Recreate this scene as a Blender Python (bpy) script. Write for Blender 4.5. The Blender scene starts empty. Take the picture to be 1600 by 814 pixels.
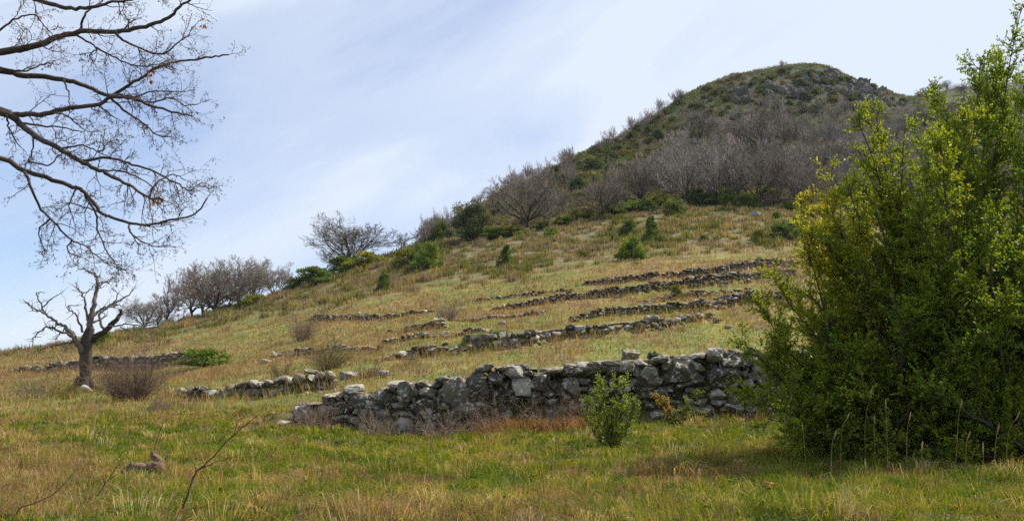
import bpy, math, random
import numpy as np
from mathutils import Vector, Matrix

SC = bpy.context.scene
COL = SC.collection
PI = math.pi
R = math.radians

# ------------------------------------------------------------------ camera
F = 1350.0                      # focal length in photo pixels (photo 1600 x 814)
CX, CY = 800.0, 407.0
PITCH = math.atan((590.0 - CY) / F)
EYE = 1.55
CT, ST = math.cos(PITCH), math.sin(PITCH)
cam = bpy.data.cameras.new('camera')
cam.sensor_width = 36.0
cam.lens = 36.0 * F / 1600.0
cam.clip_start = 0.05
cam.clip_end = 30000
camo = bpy.data.objects.new('camera', cam)
camo.location = (0, 0, EYE)
camo.rotation_euler = (PI / 2 + PITCH, 0, 0)
COL.objects.link(camo)
SC.camera = camo

# ------------------------------------------------------------------ sky, sun, exposure
SUN_AZ, SUN_EL = R(66), R(50)     # azimuth measured from the view direction (+Y) towards +X
SUN_STR = 5.0
SKY_STR = 0.057
EXPOSURE = 0.62
HAZE = 0.0001
world = bpy.data.worlds.new('World')
SC.world = world
world.use_nodes = True
wt = world.node_tree
wt.nodes.clear()


def N(nt, typ, **kw):
    n = nt.nodes.new(typ)
    for k, v in kw.items():
        if k.startswith('i_'):
            n.inputs[k[2:].replace('_', ' ')].default_value = v
        else:
            setattr(n, k, v)
    return n


def ramp(nt, pts, interp='LINEAR'):
    n = nt.nodes.new('ShaderNodeValToRGB')
    n.color_ramp.interpolation = interp
    el = n.color_ramp.elements
    while len(el) < len(pts):
        el.new(0.5)
    for e, (p, c) in zip(el, pts):
        e.position = p
        e.color = c if len(c) == 4 else (*c, 1)
    return n


def build_sky():
    nt = wt
    L = nt.links.new
    out = N(nt, 'ShaderNodeOutputWorld')
    bg = N(nt, 'ShaderNodeBackground')
    bg.inputs['Strength'].default_value = SKY_STR
    sky = N(nt, 'ShaderNodeTexSky', sky_type='NISHITA')
    sky.sun_disc = False
    sky.sun_elevation = SUN_EL
    sky.sun_rotation = SUN_AZ
    sky.altitude = 400
    sky.air_density = 1.0
    sky.dust_density = 0.3
    sky.ozone_density = 1.5
    tc = N(nt, 'ShaderNodeTexCoord')
    mp = N(nt, 'ShaderNodeMapping', vector_type='TEXTURE')
    mp.inputs['Rotation'].default_value = (0, R(-27), 0)
    mp.inputs['Scale'].default_value = (0.6, 0.5, 0.15)
    mp.inputs['Location'].default_value = (0.35, 0.0, 0.1)
    L(tc.outputs['Generated'], mp.inputs[0])
    n1 = N(nt, 'ShaderNodeTexNoise'); L(mp.outputs[0], n1.inputs['Vector'])
    n1.inputs['Scale'].default_value = 1.15; n1.inputs['Detail'].default_value = 8
    n1.inputs['Roughness'].default_value = 0.5; n1.inputs['Distortion'].default_value = 0.35
    rp = ramp(nt, [(0.29, (0.30,) * 3), (0.47, (0.61,) * 3), (0.64, (0.95,) * 3)], 'EASE')
    L(n1.outputs['Fac'], rp.inputs[0])
    # thin veil grows towards the sun side
    dt = N(nt, 'ShaderNodeVectorMath', operation='DOT_PRODUCT')
    L(tc.outputs['Generated'], dt.inputs[0])
    dt.inputs[1].default_value = (math.sin(SUN_AZ) * math.cos(SUN_EL), math.cos(SUN_AZ) * math.cos(SUN_EL), math.sin(SUN_EL))
    mr = N(nt, 'ShaderNodeMapRange'); L(dt.outputs['Value'], mr.inputs['Value'])
    mr.inputs['From Min'].default_value = 0.25; mr.inputs['From Max'].default_value = 0.85
    mr.inputs['To Min'].default_value = 0.0; mr.inputs['To Max'].default_value = 0.5
    ad = N(nt, 'ShaderNodeMath', operation='ADD', use_clamp=True)
    L(rp.outputs[0], ad.inputs[0]); L(mr.outputs[0], ad.inputs[1])
    mx = N(nt, 'ShaderNodeMix', data_type='RGBA')
    L(ad.outputs[0], mx.inputs['Factor'])
    tint = N(nt, 'ShaderNodeMix', data_type='RGBA', blend_type='MULTIPLY')
    tint.inputs['Factor'].default_value = 1.0
    L(sky.outputs[0], tint.inputs[6]); tint.inputs[7].default_value = (1.22, 1.45, 1.85, 1)
    L(tint.outputs[2], mx.inputs[6])
    mx.inputs[7].default_value = (8.9, 9.9, 11.5, 1)
    L(mx.outputs[2], bg.inputs['Color'])
    L(bg.outputs[0], out.inputs[0])


build_sky()
sl = bpy.data.lights.new('sun', 'SUN')
sl.energy = SUN_STR
sl.angle = R(0.6)
sl.color = (1.0, 0.92, 0.77)
slo = bpy.data.objects.new('sun', sl)
sdir = Vector((math.sin(SUN_AZ) * math.cos(SUN_EL), math.cos(SUN_AZ) * math.cos(SUN_EL), math.sin(SUN_EL)))
slo.rotation_euler = sdir.to_track_quat('Z', 'Y').to_euler()
slo.location = (0, 0, 60)
COL.objects.link(slo)
SC.view_settings.view_transform = 'Standard'
SC.view_settings.look = 'None'
SC.view_settings.exposure = EXPOSURE
SC.view_settings.gamma = 1.0
SC.view_settings.use_curve_mapping = False
SC.render.engine = 'CYCLES'
SC.cycles.max_bounces = 6
SC.cycles.transparent_max_bounces = 4
SC.cycles.use_denoising = False

# ------------------------------------------------------------------ numpy noise
rng = np.random.default_rng(7)
random.seed(7)


def _hash(ix, iy, seed):
    h = (ix.astype(np.int64) * 374761393 + iy.astype(np.int64) * 668265263 + seed * 1442695041) & 0xFFFFFFFF
    h = ((h ^ (h >> 13)) * 1274126177) & 0xFFFFFFFF
    return ((h ^ (h >> 16)) & 0xFFFFFF) / float(0xFFFFFF)


def vnoise(x, y, seed=0):
    x = np.asarray(x, float); y = np.asarray(y, float)
    ix = np.floor(x); iy = np.floor(y)
    fx = x - ix; fy = y - iy
    fx = fx * fx * (3 - 2 * fx); fy = fy * fy * (3 - 2 * fy)
    a = _hash(ix, iy, seed); b = _hash(ix + 1, iy, seed)
    c = _hash(ix, iy + 1, seed); d = _hash(ix + 1, iy + 1, seed)
    return (a * (1 - fx) + b * fx) * (1 - fy) + (c * (1 - fx) + d * fx) * fy


def fbm(x, y, seed=0, oct=4):
    s = 0; a = 0.5; t = 0
    for o in range(oct):
        s = s + a * vnoise(x * 2 ** o + 17.3 * o, y * 2 ** o - 9.1 * o, seed + o)
        t += a; a *= 0.5
    return s / t


def sstep(a, b, x):
    t = np.clip((np.asarray(x, float) - a) / (b - a), 0, 1)
    return t * t * (3 - 2 * t)


# ------------------------------------------------------------------ picture geometry helpers
def raydir(px, row):
    u = (px - CX) / F; v = (CY - row) / F
    return np.array([u, CT - v * ST, ST + v * CT])


def P(px, row, Y):
    d = raydir(px, row)
    k = Y / d[1]
    return np.array([d[0] * k, Y, EYE + d[2] * k])


# ------------------------------------------------------------------ terrain profile: per view column the (distance, photo row) of the ground
FAR = [(700, 575), (2000, 600), (9000, 596)]
COLS = {
    -600: [(5.5, 818), (9, 742), (14, 690), (20, 662), (28, 638), (45, 610), (60, 596), (75, 589), (95, 592), (130, 615), (300, 680)] + [(700, 640), (2000, 612), (9000, 597)],
    0: [(5.5, 814), (9, 735), (14, 682), (20, 648), (28, 616), (36, 600), (45, 584), (60, 565), (72, 556), (90, 562), (130, 600), (300, 680), (700, 640), (2000, 612), (9000, 597)],
    250: [(5.5, 814), (9, 735), (14, 686), (20, 642), (28, 606), (36, 588), (45, 572), (60, 542), (75, 520), (85, 510), (100, 514), (130, 545), (300, 660), (700, 640), (2000, 612), (9000, 597)],
    450: [(5.5, 814), (9, 735), (14, 685), (17, 662), (20, 632), (24, 604), (28, 580), (36, 550), (45, 527), (60, 498), (75, 478), (90, 463), (100, 455), (115, 460), (150, 490), (300, 610), (700, 640), (2000, 612), (9000, 597)],
    560: [(5.5, 814), (9, 735), (14, 688), (16.5, 674), (20, 624), (24, 592), (28, 565), (36, 534), (45, 508), (60, 477), (75, 455), (90, 436), (105, 420), (110, 417), (125, 424), (160, 460), (300, 590), (700, 630), (2000, 610), (9000, 597)],
    650: [(5.5, 814), (9, 735), (14, 692), (16, 679), (20, 615), (24, 578), (28, 550), (36, 519), (45, 491), (60, 460), (75, 437), (90, 415), (110, 390), (118, 384), (135, 392), (180, 430), (300, 550), (700, 620), (2000, 608), (9000, 597)],
    740: [(5.5, 814), (9, 735), (14, 690), (15.7, 673), (20, 603), (24, 562), (28, 534), (36, 505), (45, 478), (60, 450), (75, 426), (90, 400), (105, 372), (120, 345), (132, 326), (150, 332), (190, 370), (300, 500), (700, 615), (2000, 607), (9000, 597)],
    800: [(5.5, 814), (9, 735), (14, 688), (15.5, 670), (20, 597), (24, 552), (28, 525), (36, 497), (45, 470), (60, 443), (75, 417), (90, 388), (105, 360), (125, 320), (142, 291), (160, 295), (200, 325), (300, 440), (700, 605), (2000, 605), (9000, 597)],
    900: [(5.5, 814), (9, 733), (14, 680), (15.5, 659), (20, 593), (24, 546), (28, 516), (36, 486), (45, 458), (60, 428), (75, 400), (90, 374), (105, 348), (130, 308), (155, 266), (168, 244), (185, 246), (230, 275), (300, 350), (700, 590), (2000, 603), (9000, 597)],
    1000: [(5.5, 814), (9, 733), (14, 675), (15.5, 656), (20, 590), (24, 540), (28, 508), (36, 474), (45, 445), (60, 412), (75, 385), (90, 360), (105, 337), (130, 300), (160, 250), (190, 207), (200, 194), (216, 196), (260, 228), (400, 360), (700, 560), (2000, 600), (9000, 597)],
    1070: [(5.5, 814), (9, 733), (14, 674), (15.4, 655), (20, 588), (24, 538), (28, 506), (36, 470), (45, 440), (60, 407), (75, 379), (90, 355), (105, 333), (130, 299), (160, 256), (190, 204), (210, 166), (220, 150), (236, 152), (280, 182), (400, 300), (700, 530), (2000, 598), (9000, 597)],
    1140: [(5.5, 814), (9, 733), (14, 673), (15.3, 653), (20, 587), (24, 537), (28, 504), (36, 467), (45, 436), (60, 404), (75, 375), (90, 352), (105, 331), (130, 299), (160, 260), (190, 208), (212, 162), (230, 119), (250, 121), (300, 145), (400, 240), (700, 500), (2000, 595), (9000, 597)],
    1240: [(5.5, 814), (9, 732), (14, 671), (15.2, 650), (20, 585), (24, 535), (28, 503), (36, 465), (45, 433), (60, 400), (75, 371), (90, 349), (105, 330), (130, 300), (160, 262), (190, 216), (214, 163), (230, 124), (240, 99), (260, 101), (300, 126), (400, 210), (700, 470), (2000, 590), (9000, 597)],
    1290: [(5.5, 814), (9, 732), (14, 670), (15.1, 649), (20, 585), (24, 534), (28, 502), (36, 463), (45, 432), (60, 398), (75, 370), (90, 348), (105, 329), (130, 300), (160, 264), (190, 220), (216, 172), (228, 142), (238, 103), (258, 105), (300, 130), (400, 205), (700, 460), (2000, 590), (9000, 597)],
    1190: [(5.5, 814), (9, 732), (14, 672), (15.2, 651), (20, 586), (24, 536), (28, 503), (36, 466), (45, 434), (60, 402), (75, 373), (90, 350), (105, 330), (130, 300), (160, 261), (190, 212), (213, 160), (230, 119), (235, 110), (255, 112), (300, 135), (400, 225), (700, 485), (2000, 592), (9000, 597)],
    1265: [(5.5, 814), (9, 732), (14, 670), (15.1, 649), (20, 585), (24, 534), (28, 502), (36, 463), (45, 432), (60, 398), (75, 370), (90, 348), (105, 329), (130, 300), (160, 263), (190, 218), (216, 168), (230, 130), (240, 97), (258, 99), (300, 128), (400, 208), (700, 465), (2000, 590), (9000, 597)],
    1320: [(5.5, 814), (9, 731), (14, 669), (15, 648), (20, 585), (28, 501), (36, 462), (45, 431), (60, 397), (75, 369), (90, 347), (105, 329), (130, 300), (160, 265), (190, 222), (217, 176), (229, 152), (238, 119), (256, 120), (300, 140), (400, 202), (700, 457), (2000, 590), (9000, 597)],
    1350: [(5.5, 814), (9, 731), (14, 669), (15, 648), (20, 585), (28, 501), (36, 462), (45, 431), (60, 396), (75, 368), (90, 347), (105, 329), (130, 300), (160, 265), (190, 224), (218, 180), (230, 163), (238, 132), (256, 133), (300, 150), (400, 200), (700, 455), (2000, 590), (9000, 597)],
    1420: [(5.5, 814), (9, 731), (14, 668), (15, 647), (20, 585), (28, 501), (36, 461), (45, 431), (60, 394), (75, 367), (90, 346), (105, 328), (130, 300), (160, 266), (190, 230), (215, 196), (235, 172), (245, 152), (262, 156), (300, 155), (340, 150), (420, 185), (700, 450), (2000, 590), (9000, 597)],
    1500: [(5.5, 814), (9, 730), (14, 667), (15, 646), (20, 585), (28, 500), (36, 460), (45, 430), (60, 393), (75, 366), (90, 345), (105, 328), (130, 300), (160, 266), (190, 234), (215, 204), (250, 175), (300, 148), (340, 134), (420, 170), (700, 450), (2000, 590), (9000, 597)],
    1600: [(5.5, 814), (9, 730), (14, 667), (15, 646), (20, 585), (28, 500), (36, 460), (45, 430), (60, 392), (75, 365), (90, 345), (105, 328), (130, 300), (160, 266), (190, 235), (215, 206), (250, 174), (300, 142), (340, 126), (420, 160), (700, 450), (2000, 590), (9000, 597)],
    2300: [(5.5, 814), (9, 730), (14, 667), (15, 646), (20, 590), (28, 510), (36, 472), (45, 445), (60, 405), (75, 378), (90, 355), (105, 336), (130, 306), (160, 272), (190, 243), (215, 220), (250, 196), (300, 160), (340, 140), (420, 165), (700, 440), (2000, 585), (9000, 597)],
}
LY0, LY1, NLY = math.log(1.0), math.log(9000.0), 1400
LYG = np.linspace(LY0, LY1, NLY)
NEARZ = [(1.0, 0.02), (2.0, 0.16), (3.5, 0.42)]


def _gauss(arr, sig, axis):
    rad = int(sig * 3) + 1
    k = np.exp(-0.5 * (np.arange(-rad, rad + 1) / sig) ** 2); k /= k.sum()
    pad = [(0, 0)] * arr.ndim; pad[axis] = (rad, rad)
    ap = np.pad(arr, pad, mode='edge')
    return np.apply_along_axis(lambda m: np.convolve(m, k, mode='valid'), axis, ap)


def _make_table():
    ks = sorted(COLS)
    prof, av = [], []
    for px in ks:
        pts = COLS[px]
        crest = min(r for (y, r) in pts)
        d = raydir(px, crest)
        av.append(d[0] / d[1])
        ly = [math.log(y) for y, z in NEARZ]; ev = [(z - EYE) / y for y, z in NEARZ]
        for y, r in pts:
            dd = raydir(px, r)
            ly.append(math.log(y)); ev.append(dd[2] / dd[1])
        prof.append(np.interp(LYG, ly, ev))
    prof = np.array(prof); av = np.array(av)
    ag = np.linspace(-1.15, 1.25, 700)
    T = np.empty((700, NLY))
    for j in range(NLY):
        T[:, j] = np.interp(ag, av, prof[:, j])
    T = _gauss(T, 4.0, 1)
    T = _gauss(T, 2.5, 0)
    return ag, T


AG, TAB = _make_table()


def base_z(x, y):
    x = np.asarray(x, float); y = np.asarray(y, float)
    ye = np.clip(y, 1.0, 8900)
    a = np.clip(x / ye, AG[0] + 1e-6, AG[-1] - 1e-6)
    fa = (a - AG[0]) / (AG[1] - AG[0]); fl = (np.log(ye) - LY0) / (LYG[1] - LYG[0])
    ia = np.clip(fa.astype(int), 0, len(AG) - 2); il = np.clip(fl.astype(int), 0, NLY - 2)
    ta = fa - ia; tl = fl - il
    e = (TAB[ia, il] * (1 - tl) + TAB[ia, il + 1] * tl) * (1 - ta) + (TAB[ia + 1, il] * (1 - tl) + TAB[ia + 1, il + 1] * tl) * ta
    return EYE + ye * e


# dry stone walls: (px, base row, top row) along the foot; rows measured in the photo
WALLS = {
    'main': dict(pts=[(452, 662, 640), (475, 664, 626), (520, 670, 612), (560, 674, 610), (620, 679, 602), (690, 679, 592), (760, 673, 579), (800, 670, 574), (840, 667, 577), (890, 661, 568), (940, 657, 565), (990, 655, 562), (1060, 654, 556), (1140, 651, 543), (1200, 648, 548), (1290, 645, 555)], yr=(14, 17.5)),
    'west': dict(pts=[(268, 621, 606), (300, 624, 600), (350, 624, 598), (400, 622, 593), (450, 619, 588), (485, 615, 579), (518, 610, 581), (540, 606, 600)], yr=(21, 26)),
    'farwest': dict(pts=[(10, 583, 576), (90, 582, 569), (150, 581, 564), (210, 580, 560), (260, 579, 560), (300, 577, 563)], yr=(42, 50)),
    'bank': dict(pts=[(418, 559, 551), (450, 557, 547), (490, 556, 548), (530, 551, 543), (575, 549, 542), (600, 546, 541)], yr=(28, 45)),
    'mound': dict(pts=[(600, 562, 554), (630, 560, 545), (670, 557, 541), (720, 553, 542), (740, 548, 524), (790, 545, 520), (835, 541, 519), (860, 534, 515), (910, 530, 513), (960, 524, 505), (1010, 519, 500), (1060, 510, 497), (1118, 500, 491)], yr=(21, 34)),
    'lowa': dict(pts=[(604, 520, 515), (640, 519, 511), (690, 515, 503), (702, 513, 506)], yr=(30, 50)),
    'lowb': dict(pts=[(590, 540, 533), (640, 533, 526), (680, 529, 521), (720, 526, 518), (770, 523, 515)], yr=(26, 45)),
    'upperwest': dict(pts=[(486, 502, 495), (530, 502, 493), (580, 500, 491), (635, 498, 491), (682, 494, 490)], yr=(45, 75)),
    'terracea': dict(pts=[(740, 471, 466), (790, 467, 461), (850, 461, 455), (900, 455, 449)], yr=(38, 70)),
    'terraceb': dict(pts=[(765, 486, 480), (830, 479, 469), (900, 470, 459), (960, 465, 452), (1040, 454, 441), (1120, 448, 433), (1190, 439, 427), (1250, 434, 424)], yr=(34, 60)),
    'terracec': dict(pts=[(912, 448, 441), (980, 443, 433), (1060, 435, 425), (1130, 429, 416), (1200, 421, 409), (1260, 415, 406)], yr=(40, 70)),
    'terraced': dict(pts=[(893, 503, 493), (950, 496, 484), (1000, 492, 478), (1060, 489, 472), (1110, 486, 472), (1160, 479, 463), (1200, 477, 461), (1260, 470, 458)], yr=(25, 45)),
    'terracee': dict(pts=[(1010, 478, 472), (1060, 468, 460), (1120, 463, 456), (1180, 457, 450)], yr=(30, 50)),
    'stub': dict(pts=[(720, 416, 411), (738, 413, 407), (758, 410, 406)], yr=(60, 100)),
    'shelf': dict(pts=[(690, 506, 501), (720, 503, 497), (745, 502, 496), (800, 498, 492), (860, 491, 485)], yr=(30, 50)),
}


def march(px, row, zf, y0=3.0, y1=600.0):
    d = raydir(px, row)
    ys = np.exp(np.linspace(math.log(y0), math.log(y1), 1500))
    xs = d[0] / d[1] * ys; zs = EYE + d[2] / d[1] * ys
    below = zs - zf(xs, ys) <= 0
    if not below.any():
        i = int(np.argmin(zs - zf(xs, ys)))
    else:
        i = int(np.argmax(below))
    return np.array([xs[i], ys[i], float(zf(xs[i:i + 1], ys[i:i + 1])[0])])


for k, w in WALLS.items():
    pl = []
    for (px, rb, rt) in w['pts']:
        p = march(px, rb, base_z, w['yr'][0], w['yr'][1])
        h = (rb - rt) * p[1] / F * (1.0 if k in ('main', 'west') else 1.5 if k in ('bank', 'lowa', 'lowb', 'shelf', 'terracea', 'terracee') else 1.35)
        pl.append((p[0], p[1], h))
    w['line'] = np.array(pl)


def wall_field(x, y, w):
    """signed distance behind (uphill of) the wall foot and interpolated height; nan-free"""
    L = w['line']
    best = np.full(x.shape, 1e9); sd = np.full(x.shape, 1e9); hh = np.zeros(x.shape)
    for i in range(len(L) - 1):
        ax, ay, ha = L[i]; bx, by, hb = L[i + 1]
        ux, uy = bx - ax, by - ay
        l2 = ux * ux + uy * uy + 1e-9
        t = np.clip(((x - ax) * ux + (y - ay) * uy) / l2, 0, 1)
        qx = ax + t * ux; qy = ay + t * uy
        d = np.hypot(x - qx, y - qy)
        s = np.sign(ux * (y - ay) - uy * (x - ax))
        m = d < best
        best = np.where(m, d, best); sd = np.where(m, d * s, sd); hh = np.where(m, ha + (hb - ha) * t, hh)
    return sd, hh


def berm(x, y):
    add = np.zeros(x.shape)
    for k, w in WALLS.items():
        L = w['line']; pad = 6
        m = (x > L[:, 0].min() - pad) & (x < L[:, 0].max() + pad) & (y > L[:, 1].min() - 1) & (y < L[:, 1].max() + pad + 2)
        if not m.any():
            continue
        sd, hh = wall_field(x[m], y[m], w)
        Lf = np.maximum(hh * 4.5, 0.8)
        a = 0.93 * hh * sstep(0.02, 0.30, sd) * np.clip(1 - sd / Lf, 0, 1) ** 1.3
        add[m] = np.maximum(add[m], a)
    return add


def terr(x, y):
    x = np.atleast_1d(np.asarray(x, float)); y = np.atleast_1d(np.asarray(y, float))
    z = base_z(x, y) + berm(x, y)
    r = np.hypot(x, y)
    z = z + 0.15 * (fbm(x / 0.8, y / 0.8, 3, 3) - 0.5) * sstep(2, 5, r) * (1 - sstep(60, 90, r))
    z = z + 0.30 * (fbm(x / 3.5, y / 3.5, 11, 3) - 0.5) * sstep(26, 50, r)
    z = z + 2.2 * (fbm(x / 14, y / 14, 23, 4) - 0.5) * sstep(100, 170, r) * (1 - sstep(300, 500, r))
    return z


def TZ(x, y):
    return float(terr(x, y)[0])


def gp(px, row, y0=3.0, y1=400.0):
    return march(px, row, terr, y0, y1)


def GY(px, Y):
    """ground point in photo column px at distance Y"""
    x = (px - CX) / F * Y * 1.0
    for _ in range(4):
        z = TZ(x, Y)
        depth = Y * CT + (z - EYE) * ST
        x = (px - CX) / F * depth
    return np.array([x, Y, TZ(x, Y)])


def to_px(p):
    d = p[1] * CT + (p[2] - EYE) * ST
    v = -p[1] * ST + (p[2] - EYE) * CT
    return CX + F * p[0] / d, CY - F * v / d


# ------------------------------------------------------------------ mesh builder
class MB:
    def __init__(s):
        s.v = []; s.t = []; s.q = []; s.c = []; s.n = 0

    def add(s, v, tris=None, quads=None, col=(0.5, 0.5, 0.5)):
        v = np.asarray(v, float).reshape(-1, 3)
        if tris is not None and len(tris):
            s.t.append(np.asarray(tris, np.int64).reshape(-1, 3) + s.n)
        if quads is not None and len(quads):
            s.q.append(np.asarray(quads, np.int64).reshape(-1, 4) + s.n)
        c = np.asarray(col, float)
        if c.ndim == 1:
            c = np.tile(c, (len(v), 1))
        s.v.append(v); s.c.append(c); s.n += len(v)

    def mesh(s, name, mat, smooth=True):
        me = bpy.data.meshes.new(name)
        v = np.concatenate(s.v); c = np.concatenate(s.c)
        t = np.concatenate(s.t) if s.t else np.zeros((0, 3), np.int64)
        q = np.concatenate(s.q) if s.q else np.zeros((0, 4), np.int64)
        me.vertices.add(len(v)); me.vertices.foreach_set('co', v.astype(np.float32).ravel())
        nl = t.size + q.size; npol = len(t) + len(q)
        me.loops.add(nl); me.polygons.add(npol)
        me.loops.foreach_set('vertex_index', np.concatenate([t.ravel(), q.ravel()]).astype(np.int32))
        ls = np.concatenate([np.arange(len(t)) * 3, t.size + np.arange(len(q)) * 4]).astype(np.int32)
        me.polygons.foreach_set('loop_start', ls)
        me.polygons.foreach_set('use_smooth', np.full(npol, smooth, dtype=bool))
        at = me.attributes.new('Col', 'FLOAT_COLOR', 'POINT')
        rgba = np.ones((len(v), 4), np.float32); rgba[:, :3] = c
        at.data.foreach_set('color', rgba.ravel())
        me.materials.append(mat)
        me.update(calc_edges=True)
        me.validate()
        return me


def link(name, me, parent=None, loc=None):
    o = bpy.data.objects.new(name, me)
    COL.objects.link(o)
    if parent is not None:
        o.parent = parent
    if loc is not None:
        o.location = loc
    return o


def tag(o, label, cat, group=None):
    o['label'] = label; o['category'] = cat
    if group:
        o['group'] = group
    return o


def empty(name, loc, label, cat, group=None, rz=0.0, sc=1.0):
    o = bpy.data.objects.new(name, None)
    o.empty_display_size = 0.2
    COL.objects.link(o)
    o.location = loc; o.rotation_euler = (0, 0, rz)
    o.scale = (sc, sc, sc) if np.isscalar(sc) else sc
    return tag(o, label, cat, group)


def segs_mesh(mb, p0, p1, r0, r1, col, sides=3):
    p0 = np.asarray(p0, float); p1 = np.asarray(p1, float)
    n = len(p0)
    if n == 0:
        return
    d = p1 - p0
    d /= np.linalg.norm(d, axis=1, keepdims=True) + 1e-9
    ref = np.where(np.abs(d[:, 2:3]) < 0.8, np.array([[0, 0, 1.0]]), np.array([[1.0, 0, 0]]))
    u = np.cross(d, ref); u /= np.linalg.norm(u, axis=1, keepdims=True) + 1e-9
    w = np.cross(d, u)
    ang = np.arange(sides) * 2 * PI / sides
    ring = u[:, None, :] * np.cos(ang)[None, :, None] + w[:, None, :] * np.sin(ang)[None, :, None]
    a = p0[:, None, :] + ring * np.asarray(r0)[:, None, None]
    b = p1[:, None, :] + ring * np.asarray(r1)[:, None, None]
    v = np.concatenate([a, b], axis=1).reshape(-1, 3)
    base = (np.arange(n) * 2 * sides)[:, None]
    qs = []
    for i in range(sides):
        j = (i + 1) % sides
        qs.append(np.concatenate([base + i, base + j, base + sides + j, base + sides + i], axis=1))
    col = np.asarray(col, float)
    if col.ndim == 2:
        col = np.repeat(col, 2 * sides, axis=0)
    mb.add(v, quads=np.concatenate(qs), col=col)


def smooth_poly(pts, rad, n=5):
    pts = np.asarray(pts, float); rad = np.asarray(rad, float)
    if len(pts) < 3:
        return pts, rad
    P0 = np.vstack([2 * pts[0] - pts[1], pts, 2 * pts[-1] - pts[-2]])
    out = []; ro = []
    for i in range(1, len(P0) - 2):
        a, b, c, d = P0[i - 1], P0[i], P0[i + 1], P0[i + 2]
        for t in np.linspace(0, 1, n, endpoint=False):
            out.append(0.5 * ((2 * b) + (-a + c) * t + (2 * a - 5 * b + 4 * c - d) * t * t + (-a + 3 * b - 3 * c + d) * t ** 3))
            ro.append(rad[i - 1] + (rad[i] - rad[i - 1]) * t)
    out.append(pts[-1]); ro.append(rad[-1])
    return np.array(out), np.array(ro)


def tube(mb, pts, rad, sides=8, col=(0.2, 0.2, 0.2), rough=0.0, seed=0, cap=True):
    pts = np.asarray(pts, float); rad = np.asarray(rad, float)
    n = len(pts)
    tg = np.gradient(pts, axis=0)
    tg /= np.linalg.norm(tg, axis=1, keepdims=True) + 1e-9
    u = np.cross(tg[0], [0.31, 0.17, 0.93]); 
    if np.linalg.norm(u) < 1e-3:
        u = np.cross(tg[0], [1, 0, 0])
    u /= np.linalg.norm(u)
    vs = []
    rs = np.random.default_rng(seed)
    ph = rs.uniform(0, 6.28, 4)
    for i in range(n):
        u = u - tg[i] * np.dot(u, tg[i]); u /= np.linalg.norm(u) + 1e-9
        w = np.cross(tg[i], u)
        a = np.arange(sides) * 2 * PI / sides
        k = np.ones(sides)
        if rough:
            k += rough * (0.6 * np.sin(3 * a + ph[0] + i * 0.23) + 0.4 * np.sin(5 * a + ph[1] - i * 0.31) + 0.4 * (rs.random(sides) - 0.5))
        vs.append(pts[i] + (u[None] * np.cos(a)[:, None] + w[None] * np.sin(a)[:, None]) * (rad[i] * k)[:, None])
    v = np.concatenate(vs)
    i = np.arange(n - 1)[:, None] * sides; s = np.arange(sides)[None, :]; s2 = (s + 1) % sides
    q = np.stack([i + s, i + s2, i + sides + s2, i + sides + s], axis=-1).reshape(-1, 4)
    tr = None
    if cap:
        v = np.vstack([v, pts[-1] + tg[-1] * rad[-1] * 0.6])
        e = (n - 1) * sides
        tr = [(e + j, e + (j + 1) % sides, n * sides) for j in range(sides)]
    mb.add(v, quads=q, tris=tr, col=col)


def rand_unit(n, g):
    v = g.normal(size=(n, 3))
    return v / (np.linalg.norm(v, axis=1, keepdims=True) + 1e-9)


def leaves(mb, p, nrm, axis, ln, wd, col, fold=0.25):
    """diamond leaves: p base points, axis along the leaf, nrm rough normal"""
    n = len(p)
    if n == 0:
        return
    axis = axis / (np.linalg.norm(axis, axis=1, keepdims=True) + 1e-9)
    s = np.cross(axis, nrm); s /= np.linalg.norm(s, axis=1, keepdims=True) + 1e-9
    up = np.cross(s, axis)
    ln = np.broadcast_to(np.asarray(ln, float), (n,))[:, None]; wd = np.broadcast_to(np.asarray(wd, float), (n,))[:, None]
    a = p
    b = p + axis * ln * 0.5 + s * wd * 0.5 + up * wd * fold
    c = p + axis * ln
    d = p + axis * ln * 0.5 - s * wd * 0.5 + up * wd * fold
    v = np.stack([a, b, c, d], axis=1).reshape(-1, 3)
    k = np.arange(n)[:, None] * 4
    t = np.concatenate([np.concatenate([k, k + 1, k + 2], 1), np.concatenate([k, k + 2, k + 3], 1)])
    mb.add(v, tris=t, col=np.repeat(col, 4, axis=0))


def blades(mb, p, lean, ln, wd, col, bend=0.5):
    """grass blades: two-segment tapering strips"""
    n = len(p)
    if n == 0:
        return
    ang = rng.uniform(0, 2 * PI, n)
    s = np.stack([np.cos(ang), np.sin(ang), np.zeros(n)], 1)
    up = np.array([[0, 0, 1.0]])
    ln = ln[:, None]; wd = wd[:, None]
    m = p + up * ln * 0.55 + lean * ln * 0.25
    t = p + up * ln * (1.0 - bend * np.linalg.norm(lean, axis=1, keepdims=True) * 0.45) + lean * ln * 0.95
    v = np.stack([p - s * wd * .5, p + s * wd * .5, m - s * wd * .42, m + s * wd * .42, t], axis=1).reshape(-1, 3)
    k = np.arange(n)[:, None] * 5
    q = np.concatenate([k, k + 1, k + 3, k + 2], 1)
    tr = np.concatenate([k + 2, k + 3, k + 4], 1)
    mb.add(v, tris=tr, quads=q, col=np.repeat(col, 5, axis=0))


# ------------------------------------------------------------------ materials
def mat_base(name):
    m = bpy.data.materials.new(name)
    m.use_nodes = True
    nt = m.node_tree
    bs = nt.nodes['Principled BSDF']
    bs.inputs['Specular IOR Level'].default_value = 0.25
    bs.inputs['Roughness'].default_value = 0.8
    return m, nt, bs


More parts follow.
